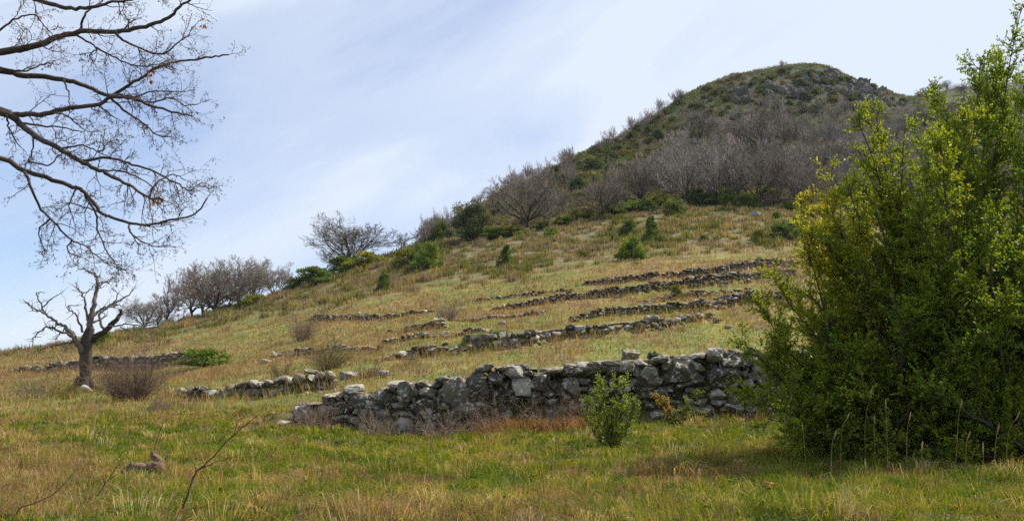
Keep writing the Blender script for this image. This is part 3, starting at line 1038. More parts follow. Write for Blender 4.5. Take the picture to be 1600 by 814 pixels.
def main_wall():
    mb, at, total, g = build_wall('main', '', .155, 3, 5, M_STONE, .46, .12)
    p0, T0, h0 = at(total * .5)
    root = empty('dry_stone_wall', (p0[0], p0[1], TZ(*p0) - .1), 'long dark lichened dry stone retaining wall across the meadow beside the big green bush', 'stone wall')
    root['kind'] = 'thing'
    inv = Matrix.Translation(root.location).inverted()

    def child(name, m2, label=None):
        o = link(name, m2, root)
        o.matrix_parent_inverse = inv
        if label:
            o['label'] = label
        return o
    child('stonework', mb.mesh('stonework', M_STONE, False))
    # the large stones one can pick out in the photo: px, centre row, width px, height px
    big = [(475, 642, 40, 34, 0), (566, 624, 34, 26, 0), (596, 622, 30, 30, 0), (637, 612, 30, 34, 0), (664, 634, 46, 30, 1), (712, 612, 46, 52, 0), (745, 606, 40, 40, 1), (816, 603, 32, 50, 4),
           (803, 582, 46, 22, 4), (775, 590, 26, 22, 1), (846, 593, 30, 38, 1), (893, 580, 40, 26, 1), (892, 605, 32, 38, 0), (932, 574, 50, 20, 2), (975, 572, 40, 22, 0),
           (1008, 590, 44, 36, 0), (1066, 577, 62, 48, 1), (1136, 588, 64, 38, 1), (1152, 562, 66, 30, 1), (1115, 554, 26, 24, 4), (1080, 597, 56, 24, 1), (1122, 618, 34, 26, 4), (1145, 634, 34, 26, 4),
           (1030, 613, 46, 22, 1), (630, 665, 40, 30, 4), (730, 640, 44, 30, 0), (900, 632, 38, 24, 1), (1026, 648, 24, 18, 4), (1092, 640, 50, 26, 0)]
    for i, (px, row, wp, hp, ci) in enumerate(big):
        q = wall_q_of_px('main', px)
        p, T, h = at(q)
        nrm = np.array([-T[1], T[0]])
        e = p + nrm * .15
        c = P(px, row, e[1])
        k = e[1] / F
        m2 = MB()
        add_stone(m2, np.array([c[0], e[1], c[2]]), T, (wp * k * 1.0, .50, hp * k * 1.05), 4, g, boxy=g.uniform(.3, .6), tilt=.1, col=STONEPAL[ci] * g.uniform(.95, 1.25), cuts=9)
        child('boulder', m2.mesh('boulder', M_STONE, False))
    # flat coping stones along the broken top
    for px in (505, 530, 545, 612, 690, 757, 790, 868, 915, 955, 1000, 1035, 1095, 1180):
        q = wall_q_of_px('main', px)
        p, T, h = at(q); nrm = np.array([-T[1], T[0]]); e = p + nrm * .2
        m2 = MB()
        zb = TZ(*(p - nrm * .2))
        add_stone(m2, np.array([e[0], e[1], zb + h - g.uniform(.0, .05)]), T, (g.uniform(.28, .5), .5, g.uniform(.10, .17)), 3, g, boxy=.6, tilt=.14, col=STONEPAL[g.integers(2, 5)])
        child('coping_stone', m2.mesh('coping_stone', M_STONE, False))


def far_walls():
    spec = [
        ('west', 'low broken dry stone wall left of the long wall, before the dead tree', .2, 2, 11, .16, 0),
        ('farwest', 'low grey stone wall running behind the dead tree on the far left', .22, 2, 12, .15, 0),
        ('bank', 'short pale stone wall in the grass above the broken left wall', .15, 2, 13, .25, .1),
        ('mound', 'rough terrace wall of big sunken boulders, first one above the long wall', .19, 2, 14, .22, 0),
        ('lowa', 'short stone wall fragment ending in a raised flat block, mid slope', .15, 2, 15, .25, 0),
        ('lowb', 'scattered line of low stones between two ruined terrace walls', .15, 2, 16, .3, .18),
        ('upperwest', 'straight thin grey wall at the foot of the scrub on the left slope', .135, 2, 17, .18, 0),
        ('terracea', 'faint broken line of stones at the upper left end of the terraces', .135, 2, 18, .3, .15),
        ('terraceb', 'long dark terrace wall, second from the top of the stepped field', .135, 2, 19, .18, 0),
        ('terracec', 'topmost long terrace wall under the juniper bushes', .135, 2, 20, .18, 0),
        ('terraced', 'pale thick terrace wall just left of the big bush, below the dark ones', .135, 2, 21, .2, 0),
        ('terracee', 'thin low line of stones between the pale terrace wall and the dark ones', .15, 2, 22, .3, .12),
        ('stub', 'tiny stretch of stone wall high in the scrub under the evergreen oak', .3, 2, 23, .3, 0),
        ('shelf', 'low stone shelf crossing the grass under the second terrace wall', .15, 2, 24, .3, .18),
    ]
    for key, label, hs, sub, sd, rg_, gap in spec:
        mb, at, total, g = build_wall(key, label, hs, sub, sd, M_STONEFAR, .5, rg_, gap)
        # a few larger tumbled blocks on top and in front
        for _ in range(int(total / 3.5)):
            q = g.uniform(.2, total - .2); p, T, h = at(q); nrm = np.array([-T[1], T[0]])
            front = g.random() < .35
            e = p + nrm * (g.uniform(-.5, -.1) if front else g.uniform(.1, .35))
            s = g.uniform(.22, .42)
            z = TZ(*e) + (s * .12 if front else 0)
            if not front:
                z = TZ(*(p - nrm * .2)) + h * g.uniform(.7, .95)
            add_stone(mb, np.array([e[0], e[1], z]), T, (s * 1.3, s, s * .6), 2, g, .5, .2, STONEPAL[g.integers(0, 5)] * .95)
        o = link('dry_stone_wall', mb.mesh('dry_stone_wall', M_STONEFAR, False))
        tag(o, label, 'stone wall', 'ruined terrace walls on the slope')['kind'] = 'thing'


main_wall()
far_walls()


def single_stones():
    g = np.random.default_rng(77)

    def stone(name, px, row, wp, hp, Y, label, cat, mat=M_STONE, boxy=.5, col=(.15, .14, .13), cuts=8, sink=.15, tilt=.08):
        c = P(px, row, Y); k = Y / F
        mb = MB()
        v, f = stone_verts((wp * k, wp * k * .8, hp * k), 4, boxy, g, cuts, .04)
        mb.add(v @ rot_rand(g, tilt).T, tris=f, col=col)
        o = link(name, mb.mesh(name, mat), None, (c[0], Y, c[2]))
        return tag(o, label, cat)
    q = wall_q_of_px('main', 988)
    _, at = wall_frame(WALLS['main'])
    p, T, h = at(q)
    Yb = p[1] + .42
    zt = TZ(p[0], Yb)
    pxr = to_px((p[0], Yb, zt))
    stone('stone_block', 987, pxr[1] - 15, 33, 28, Yb, 'squared mossy brown block standing alone on top of the long wall', 'stone block', boxy=.95, col=(.13, .11, .06), cuts=2, tilt=.03)
    # red waymark dabs lie on the round stone: small leaves of red paint kept as a flat thin daub
    stone('fallen_stone', 437, 661, 40, 9, gp(437, 664, 12, 20)[1] , 'flat grey stone lying in grass at the left end of the long wall', 'stone', boxy=.4, col=(.12, .115, .10))
    for px, row, wp, hp, lab in ((415, 564, 20, 9, 'pale little stone in the grass below the short pale wall'), (783, 505, 16, 9, 'lone grey stone on the terrace under the second wall'),
                                 (1137, 511, 14, 7, 'small white stone on the terrace right of the boulder wall'), (545, 586, 36, 14, 'grey rock showing in dry grass just above the left end of the long wall'),
                                 (600, 584, 22, 12, 'small half buried rock in straw above the long wall'), (1182, 335, 20, 12, 'grey boulder in the scrub below the bare wood')):
        p = gp(px, row + hp * .4)
        stone('boulder', px, row, wp, hp, p[1], lab, 'boulder', M_STONEFAR, .4, (.2, .19, .18))


single_stones()


# ------------------------------------------------------------------ bare trees
class Skel:
    def __init__(s, seed):
        s.g = random.Random(seed)
        s.thick = []          # (points, radii)
        s.p0 = []; s.p1 = []; s.r0 = []; s.r1 = []

    def grow(s, p, d, L, r, lev, maxlev, up=.12, wig=.22, kids=(6, 6, 5, 4), spread=.9, minr=.004):
        g = s.g
        n = {0: 7, 1: 6, 2: 5}.get(lev, 4)
        pts = [p]; rad = [r]
        st = L / n
        for i in range(n):
            d = d + Vector((g.gauss(0, wig), g.gauss(0, wig), g.gauss(0, wig) + up * (0.4 if lev < 2 else 1)))
            d.normalize()
            p = p + d * st
            pts.append(p.copy()); rad.append(max(minr, r * (1 - .72 * (i + 1) / n)))
            if lev < maxlev:
                k = kids[min(lev, len(kids) - 1)]
                if i >= 1:
                    cnt = k / (n - 1)
                    cnt = int(cnt) + (1 if g.random() < cnt % 1 else 0)
                    for _ in range(cnt):
                        ax = Vector((g.gauss(0, 1), g.gauss(0, 1), g.gauss(0, 1))).cross(d)
                        ax.normalize()
                        ang = g.uniform(.45, 1.0) * spread
                        nd = Matrix.Rotation(ang, 3, ax) @ d
                        if nd.z < -.25:
                            nd.z *= .3
                        nl = L * g.uniform(.42, .72) * (1 - .45 * i / n)
                        s.grow(p.copy(), nd, nl, max(minr, rad[-1] * g.uniform(.5, .75)), lev + 1, maxlev, up, wig, kids, spread, minr)
        if lev <= 1:
            s.thick.append((pts, rad))
        else:
            for a, b, ra, rb in zip(pts[:-1], pts[1:], rad[:-1], rad[1:]):
                s.p0.append(a[:]); s.p1.append(b[:]); s.r0.append(ra); s.r1.append(rb)


def bare_tree_meshes(name, seed, H, W, limbs=6, trunk=.25, maxlev=4, tr=.22, col_t=(.055, .045, .038), col_c=(.12, .095, .08), kids=(6, 6, 5, 4), minr=.006, up=.12, low=0.5):
    s = Skel(seed); g = s.g
    th = H * trunk
    base = Vector((0, 0, -.3))
    top = Vector((g.gauss(0, .15), g.gauss(0, .15), th))
    tp = [base, Vector((0, 0, th * .3)), Vector((top.x * .6, top.y * .6, th * .7)), top]
    s.thick.append((tp, [tr * 1.35, tr * 1.02, tr * .92, tr * .85]))
    for k in range(limbs):
        a = 2 * PI * k / limbs + g.uniform(-.4, .4)
        el = g.uniform(low, 1.25)
        if k == 0:
            el = 1.35
        d = Vector((math.cos(a) * math.cos(el), math.sin(a) * math.cos(el), math.sin(el)))
        reach = 1 / math.sqrt((math.cos(el) / (W * .5)) ** 2 + (math.sin(el) / (H - th)) ** 2)
        s.grow(top - Vector((0, 0, th * g.uniform(0, .25))), d, reach * g.uniform(.72, .95), tr * g.uniform(.42, .62), 1, maxlev, up, .2, kids, .9, minr)
    mt = MB()
    for i, (pts, rad) in enumerate(s.thick):
        pp, rr = smooth_poly([q[:] for q in pts], rad, 3)
        tube(mt, pp, rr, 6, col_t, .1, i)
    mc = MB()
    n = len(s.p0)
    gg = np.random.default_rng(seed)
    cc = np.asarray(col_c) * gg.uniform(.75, 1.25, (n, 1))
    segs_mesh(mc, s.p0, s.p1, s.r0, s.r1, cc, 3)
    return mt.mesh(name + '_trunk', M_BARK), mc.mesh(name + '_crown', M_TWIG)


def place_tree(name, meshes, loc, label, cat='tree', group=None, rz=0., sc=1., part=('trunk', 'crown')):
    t = empty(name, loc, label, cat, group, rz, sc)
    for nm, me in zip(part, meshes):
        link(nm, me, t)
    return t


OAKP = [bare_tree_meshes('oak', 100 + i, 7.0, 9.0, limbs=12, trunk=.12, tr=.2, low=.22, kids=(9, 10, 8, 5), minr=.0125, up=.06, col_c=(.16, .13, .108)) for i in range(2)]
# dense small-wood trees of the hillside
WOODP = [bare_tree_meshes('wood', 200 + i, 7.5, 6.0, limbs=7, trunk=.15, tr=.15, maxlev=4, kids=(6, 7, 6, 4), minr=.017, up=.25, low=.45,
                          col_t=(.06, .05, .045), col_c=((.26, .222, .20), (.23, .20, .178), (.275, .23, .205), (.235, .21, .175))[i]) for i in range(4)]
BRUSHP = [bare_tree_meshes('brush', 300 + i, 3.0, 3.0, limbs=9, trunk=.06, tr=.06, maxlev=3, kids=(6, 7, 6), minr=.012, up=.25, low=.5, col_t=(.1, .08, .07), col_c=(.24, .195, .17)) for i in range(2)]


def oaks():
    g = random.Random(5)

    def oak(px, row, hp, Y, me, label, wk=1.0, base_h=7.0, group=None):
        p = GY(px, Y)
        s = hp * Y / F / base_h
        place_tree('bare_oak', me, p, label, 'tree', group, g.uniform(0, 6.28), (s * wk, s * wk, s))
    oak(545, 412, 84, 108, OAKP[0], 'wide leafless oak alone on the skyline above the box thicket', 1.45)
    oak(825, 350, 92, 106, OAKP[1], 'big spreading leafless oak right of the dark evergreen on the skyline', 1.15)
    oak(940, 335, 70, 106, OAKP[0], 'rounded leafless oak between the spreading oak and the bare wood', 1.1)
    oak(1070, 306, 95, 112, WOODP[0], 'pale leafless tree at the left edge of the bare wood', 1.5, 7.5)
    oak(1128, 303, 92, 112, WOODP[1], 'dark stemmed leafless tree in the front row of the bare wood', 1.3, 7.5)
    oak(1185, 304, 100, 112, OAKP[1], 'fan shaped leafless tree, tallest in the front row of the wood', 1.1)
    oak(1250, 312, 80, 108, OAKP[0], 'sprawling leafless tree touching the edge of the green bush', 1.1)
    # grove on the left skyline
    oak(226, 507, 50, 86, OAKP[0], 'small leafless tree at the left end of the skyline grove', 1.2)
    oak(262, 503, 68, 90, WOODP[2], 'slender leafless tree second from the left in the grove', 1.5, 7.5)
    oak(300, 497, 80, 93, WOODP[0], 'grey leafless tree just left of the tallest oak of the grove', 1.4, 7.5)
    oak(335, 493, 92, 88, OAKP[1], 'tallest leafless oak in the middle of the skyline grove', 1.2)
    oak(372, 487, 78, 94, OAKP[0], 'dark leafless tree right of the tallest oak in the grove', 1.2)
    oak(400, 481, 70, 95, WOODP[3], 'pale leafless tree second from the right in the grove', 1.5, 7.5)
    oak(424, 476, 56, 92, WOODP[2], 'reddish leafless tree closing the grove on the right', 1.5, 7.5)
    oak(318, 497, 62, 99, WOODP[1], 'leafless tree standing behind the tallest oak of the grove', 1.9, 7.5)
    oak(248, 505, 46, 95, WOODP[3], 'low bushy leafless tree near the left end of the grove', 1.9, 7.5)
    oak(440, 470, 40, 99, WOODP[0], 'low rounded leafless tree at the right foot of the grove', 1.8, 7.5)
    oak(355, 490, 50, 92, WOODP[1], 'low spreading leafless tree under the tallest oak of the grove', 2.0, 7.5)
    oak(628, 392, 34, 124, WOODP[3], 'small pale leafless tree behind the wide skyline oak', 1.3, 7.5)


oaks()


def wood():
    g = random.Random(11)
    grp = 'leafless trees of the bare wood under the summit'
    lab = 'leafless grey brown tree in the bare wood under the rocky summit'
    n = 0; tries = 0
    pts = []
    while n < 215 and tries < 8000:
        tries += 1
        px = g.uniform(975, 1680); Y = math.sqrt(g.uniform(114 ** 2, 222 ** 2))
        if px > 1430 and g.random() < .35:
            Y = g.uniform(200, 330)
        p = GY(px, Y)
        row = to_px(p)[1]
        if row < 128:
            continue
        left = np.interp(row, [128, 170, 200, 250, 330], [1330, 1215, 1120, 1020, 975])
        if px < left:
            continue
        if px < 1410 and row < np.interp(px, [1100, 1200, 1300, 1400], [190, 172, 172, 168]):
            continue
        if any((p[0] - a) ** 2 + (p[1] - b) ** 2 < 2.9 ** 2 for a, b in pts):
            continue
        pts.append((p[0], p[1]))
        s = g.uniform(.55, .95) * (.8 if Y > 180 else 1)
        s *= g.choice((.75, 1, 1, 1.2))
        place_tree('bare_tree', WOODP[g.randrange(4)] if g.random() < .75 else OAKP[g.randrange(2)], p, lab, 'tree', grp, g.uniform(0, 6.28), (s * g.uniform(1.1, 1.6), s * g.uniform(1.1, 1.6), s * g.uniform(.8, 1.15)))
        n += 1
    # leafless brush along the skyline and among the scrub
    grp = 'leafless brush on the left shoulder of the hill'
    lab = 'small leafless bush on the left shoulder of the hill'
    for i in range(75):
        if i < 45:
            # skyline strip
            px = g.uniform(655, 1120)
            crest = np.interp(px, [650, 740, 800, 900, 1000, 1070, 1140], [118, 132, 142, 168, 200, 220, 230])
            Y = crest - g.uniform(-3, 9)
            if 930 > px > 890:
                continue
        else:
            px = g.uniform(690, 1000); Y = g.uniform(112, 150)
        p = GY(px, Y)
        if i >= 45 and to_px(p)[1] > 355:
            continue
        s = g.uniform(.7, 1.4)
        place_tree('bare_bush', BRUSHP[i % 2], p, lab, 'bush', grp, g.uniform(0, 6.28), s)
    for px, Y, s, lab in ((1221, 238, 1.1, 'lone leafless bush on the very top of the hill'), (1146, 228, .8, 'tiny leafless bush on the left edge of the summit'),
                          (985, 199, 1.5, 'leafless bush clump on the ridge where the slope steepens'), (1030, 209, 1.6, 'larger leafless bush clump on the upper ridge'), (1062, 218, 1.3, 'leafless bush clump on the ridge nearest the summit')):
        place_tree('bare_bush', BRUSHP[0], GY(px, Y), lab, 'bush', None, 1.0, s)


wood()


# ------------------------------------------------------------------ evergreen shrubs
def shrub_mesh(name, seed, kind, col, nleaf=2600, leaf=.16, tint=.25):
    """unit shrub: radius about 1, height 2; foliage in many clumps with gaps"""
    g = np.random.default_rng(seed)
    K = 46
    u = g.random(K); th = g.uniform(0, 2 * PI, K)
    if kind == 'cone':
        h = .1 + 1.75 * u; rad = (.9 * (1 - (h / 2.0) ** 1.4) + .06) * g.uniform(.45, 1, K); cs = .28 * (1.15 - h / 2.6)
    elif kind == 'round':
        h = .25 + 1.5 * u; rad = np.sqrt(np.clip(1 - ((h - .85) / 1.05) ** 2, .05, 1)) * .82 * g.uniform(.3, 1.2, K); h = h * g.uniform(.8, 1.12, K); cs = np.full(K, .25) * g.uniform(.7, 1.3, K)
    else:   # spread: low, spiky
        h = .15 + 1.3 * u ** 1.2; rad = (1 - .4 * h / 1.6) * g.uniform(.2, 1.05, K); cs = np.full(K, .26) * g.uniform(.6, 1.3, K)
    cen = np.stack([np.cos(th) * rad, np.sin(th) * rad, h], 1)
    ks = 9; ta = g.uniform(0, 2 * PI, ks); rs = g.uniform(.75, 1.3, ks)
    cen = np.vstack([cen, np.stack([np.cos(ta) * rs, np.sin(ta) * rs, g.uniform(.08, .3, ks)], 1)]); cs = np.concatenate([cs, np.full(ks, .2)]); K = K + ks
    ci = g.integers(0, K, nleaf)
    d = rand_unit(nleaf, g)
    rr = g.random(nleaf) ** .5
    p = cen[ci] + d * (cs[ci] * rr)[:, None] * np.array([1, 1, 1.15])
    p[:, 2] = np.maximum(p[:, 2], .02)
    ax = d * .7 + np.array([0, 0, .55 if kind != 'spread' else .9]) + g.normal(0, .35, (nleaf, 3))
    nr = rand_unit(nleaf, g)
    tone = g.uniform(1 - tint, 1 + tint, K)[ci] * g.uniform(.75, 1.3, nleaf)
    c = np.asarray(col)[None] * tone[:, None]
    yel = g.random(K)[ci] < .12
    c[yel] *= np.array([1.6, 1.25, .8])
    mb = MB()
    leaves(mb, p, nr, ax, leaf * g.uniform(.7, 1.3, nleaf), leaf * .55 * g.uniform(.7, 1.2, nleaf), c)
    # stems
    ms = MB()
    for k in range(0, K, 4):
        q, r_ = smooth_poly([(g.normal(0, .06), g.normal(0, .06), -.1), cen[k] * np.array([.45, .45, .5]), cen[k]], [.05, .03, .012], 3)
        tube(ms, q, r_, 5, (.08, .065, .05))
    return ms.mesh(name + '_stem', M_BARK), mb.mesh(name + '_foliage', M_NEEDLE)


DARKG = (.085, .135, .032); MIDG = (.115, .18, .034); OLIVE = (.15, .165, .034); LIME = (.17, .19, .024); HOLM = (.085, .105, .045)
SH = {
    'cone': [shrub_mesh('juniper', 400 + i, 'cone', DARKG, 4200, .15) for i in range(2)],
    'round': [shrub_mesh('round', 410 + i, 'round', (DARKG, MIDG)[i], 4200, .16) for i in range(2)],
    'holm': [shrub_mesh('holm', 420, 'round', HOLM, 9000, .10, .2)],
    'box': [shrub_mesh('box', 430 + i, 'spread', (MIDG, OLIVE, DARKG)[i], 4200, .15) for i in range(3)],
    'flank': [shrub_mesh('flank', 450 + i, ('round', 'spread', 'round', 'spread')[i], ((.07, .09, .03), (.095, .108, .034), (.055, .078, .03), (.12, .11, .04))[i], 2600, .2) for i in range(4)],
    'lime': [shrub_mesh('lime', 440, 'spread', LIME, 4000, .15)],
}


def shrubs():
    g = random.Random(21)

    def sh(name, px, row, wp, hp, key, i, label, cat='shrub', Y=None, group=None):
        p = GY(px, Y) if Y else gp(px, row)
        k = p[1] / F
        place_tree(name, SH[key][i], p, label, cat, group, g.uniform(0, 6.28), (wp * k * .55, wp * k * .55, hp * k * .53), ('stem', 'foliage'))
    sh('evergreen_oak', 737, 374, 60, 56, 'holm', 0, 'dense dark evergreen oak left of the big spreading oak', 'tree')
    sh('box_shrub', 492, 446, 62, 30, 'box', 2, 'low dark box shrub at the left end of the skyline thicket', Y=98)
    sh('box_shrub', 540, 432, 60, 30, 'box', 2, 'dark box shrub under the wide skyline oak', Y=103)
    sh('box_shrub', 577, 432, 54, 30, 'lime', 0, 'yellow green box shrub in the middle of the skyline thicket', Y=101)
    sh('box_shrub', 462, 458, 34, 22, 'box', 0, 'small box shrub at the lowest end of the thicket', Y=98)
    sh('box_shrub', 637, 422, 46, 40, 'box', 1, 'tall olive box shrub left of its twin, right end of the thicket')
    sh('box_shrub', 668, 420, 44, 46, 'box', 0, 'tall green box shrub ending the skyline thicket on the right')
    sh('pine_sapling', 687, 394, 26, 32, 'round', 0, 'ragged young pine behind the tall box shrubs', 'tree', Y=112)
    sh('juniper', 600, 457, 26, 30, 'cone', 0, 'rounded juniper alone in the scrub below the thicket')
    sh('juniper', 791, 417, 28, 34, 'cone', 1, 'dark juniper alone in the scrub below the spreading oak')
    sh('juniper', 1018, 381, 28, 42, 'cone', 0, 'tallest, cone shaped juniper above the terraces')
    sh('juniper', 982, 370, 26, 26, 'round', 0, 'round dark juniper just left of the cone shaped one')
    sh('juniper', 985, 404, 34, 32, 'round', 1, 'bright green broad juniper below the cone shaped one')
    sh('juniper', 1000, 406, 20, 20, 'round', 1, 'small lobe of juniper at the right foot of the broad one')
    sh('juniper', 1054, 339, 32, 27, 'round', 0, 'leaning juniper at the edge of the bare wood')
    sh('juniper', 1010, 332, 26, 20, 'round', 0, 'low juniper in front of the pale leafless tree')
    sh('juniper', 1140, 323, 28, 28, 'round', 1, 'upright juniper, left of a pair before the wood')
    sh('juniper', 1168, 326, 34, 23, 'round', 0, 'flat topped juniper, right of a pair before the wood')
    sh('juniper', 1210, 318, 20, 18, 'round', 0, 'small juniper below the fan shaped leafless tree')
    sh('juniper', 1226, 377, 40, 32, 'round', 0, 'dark wide juniper left of the yellow tips of the big bush')
    sh('juniper', 1252, 372, 32, 34, 'round', 0, 'dark juniper half behind the yellow tips of the big bush')
    sh('box_shrub', 1186, 379, 24, 24, 'box', 1, 'olive spiky shrub beside the dark wide juniper')
    sh('juniper', 958, 377, 12, 10, 'round', 0, 'tiny dark juniper below the round one')
    sh('box_shrub', 1213, 342, 16, 12, 'box', 0, 'small green shrub in the heath under the wood')
    sh('box_shrub', 1057, 466, 18, 22, 'box', 1, 'small olive shrub growing between two terrace walls')
    sh('box_shrub', 322, 572, 66, 30, 'box', 0, 'low spreading green shrub beside the far left wall')
    sh('box_shrub', 395, 484, 40, 22, 'box', 1, 'bright green shrub at the right foot of the skyline grove', Y=86)
    sh('box_shrub', 915, 402, 26, 12, 'box', 1, 'small olive shrub in the straw below the round juniper')
    sh('box_shrub', 812, 433, 20, 10, 'lime', 0, 'bright little shrub below the lone dark juniper')
    sh('box_shrub', 160, 530, 30, 26, 'box', 0, 'dark green shrub on the skyline behind the dead tree', Y=66)
    sh('juniper', 1100, 380, 14, 12, 'round', 0, 'small round juniper in the open heath right of the cone shaped one')
    sh('juniper', 862, 368, 24, 14, 'box', 0, 'low green shrub at the right foot of the spreading oak')
    for i, (px, row, wp, hp) in enumerate(((770, 372, 40, 20), (800, 368, 40, 16), (850, 358, 30, 14), (880, 352, 36, 16), (910, 342, 40, 18), (960, 335, 40, 20), (985, 330, 40, 18), (1030, 322, 40, 22), (1085, 318, 44, 24), (1110, 320, 36, 22), (1200, 312, 50, 24), (1235, 330, 30, 18))):
        sh('low_shrub', px, row, wp, hp, 'box', i % 3, 'low green shrub in the strip at the foot of the leafless trees', group='low shrubs along the foot of the bare trees')
    # evergreen scrub over the left flank and the summit
    grp = 'evergreen bushes scattered over the hill flank'
    lab = 'small dark evergreen bush on the steep hill flank'
    n = 0; pts = []
    tries = 0
    while n < 280 and tries < 9000:
        tries += 1
        px = g.uniform(770, 1420); Y = math.sqrt(g.uniform(118 ** 2, 242 ** 2))
        crest = np.interp(px, [740, 800, 900, 1000, 1070, 1140, 1240, 1350, 1420], [130, 142, 168, 200, 220, 230, 240, 238, 245])
        if Y > crest:
            continue
        p = GY(px, Y); row = to_px(p)[1]
        left = np.interp(row, [128, 170, 200, 250, 330], [1330, 1215, 1120, 1020, 975])
        inwood = px > left and row > np.interp(px, [1100, 1200, 1300, 1400], [190, 172, 172, 168])
        if inwood and g.random() < .88:
            continue
        if any((p[0] - a) ** 2 + (p[1] - b) ** 2 < 1.9 ** 2 for a, b in pts):
            continue
        pts.append((p[0], p[1]))
        key, i = g.choice([('flank', 0), ('flank', 1), ('flank', 2), ('flank', 3), ('flank', 2), ('flank', 0)])
        s = g.uniform(.6, 1.6)
        place_tree('evergreen_bush', SH[key][i], p - np.array([0, 0, .15]), lab, 'bush', grp, g.uniform(0, 6.28), (s, s, s * g.uniform(.5, .8)), ('stem', 'foliage'))
        n += 1


shrubs()


# ------------------------------------------------------------------ crags of the summit
def crags():
    g = np.random.default_rng(55); gg = random.Random(55)
    pro = []
    for i in range(5):
        v, f = stone_verts((2, 1.8, 2.8), 4, .55, g, 16, .12)
        q = vnoise(v[:, 0] * 4.5 + i * 9, v[:, 1] * 4.5, 33 + i) + .6 * vnoise(v[:, 0] * 9 + i * 9, v[:, 1] * 9 + v[:, 2] * 1.2, 43 + i)
        v = v * (1 + .42 * (q - .8))[:, None] * np.array([1, 1, 1.0])
        mb = MB(); mb.add(v, tris=f, col=np.array([.085, .083, .074]) * (0.85 + .08 * i))
        pro.append(mb.mesh('crag', M_CRAG, False))
    lab = 'grey rock face of the crags just below the summit'
    grp = 'grey crags under the summit'
    for i in range(90):
        if i < 62:
            px = gg.uniform(1235, 1412)
            row = np.interp(px, [1235, 1290, 1350, 1412], [130, 125, 145, 158]) + gg.uniform(-14, 18)
        else:
            px = gg.uniform(1140, 1260); row = np.interp(px, [1140, 1260], [150, 132]) + gg.uniform(-14, 20)
        p = gp(px, row, 180, 300)
        if p[1] > 262:
            continue
        o = link('crag', pro[i % 5], None, p - np.array([0, 0, .3]))
        s = gg.uniform(.6, 2.2)
        o.scale = (s * gg.uniform(1.0, 2.0), s, s * gg.uniform(.6, 1.2)); o.rotation_euler = (gg.gauss(0, .15), gg.gauss(0, .15), gg.gauss(0, .5))
        tag(o, lab, 'rock', grp)


crags()


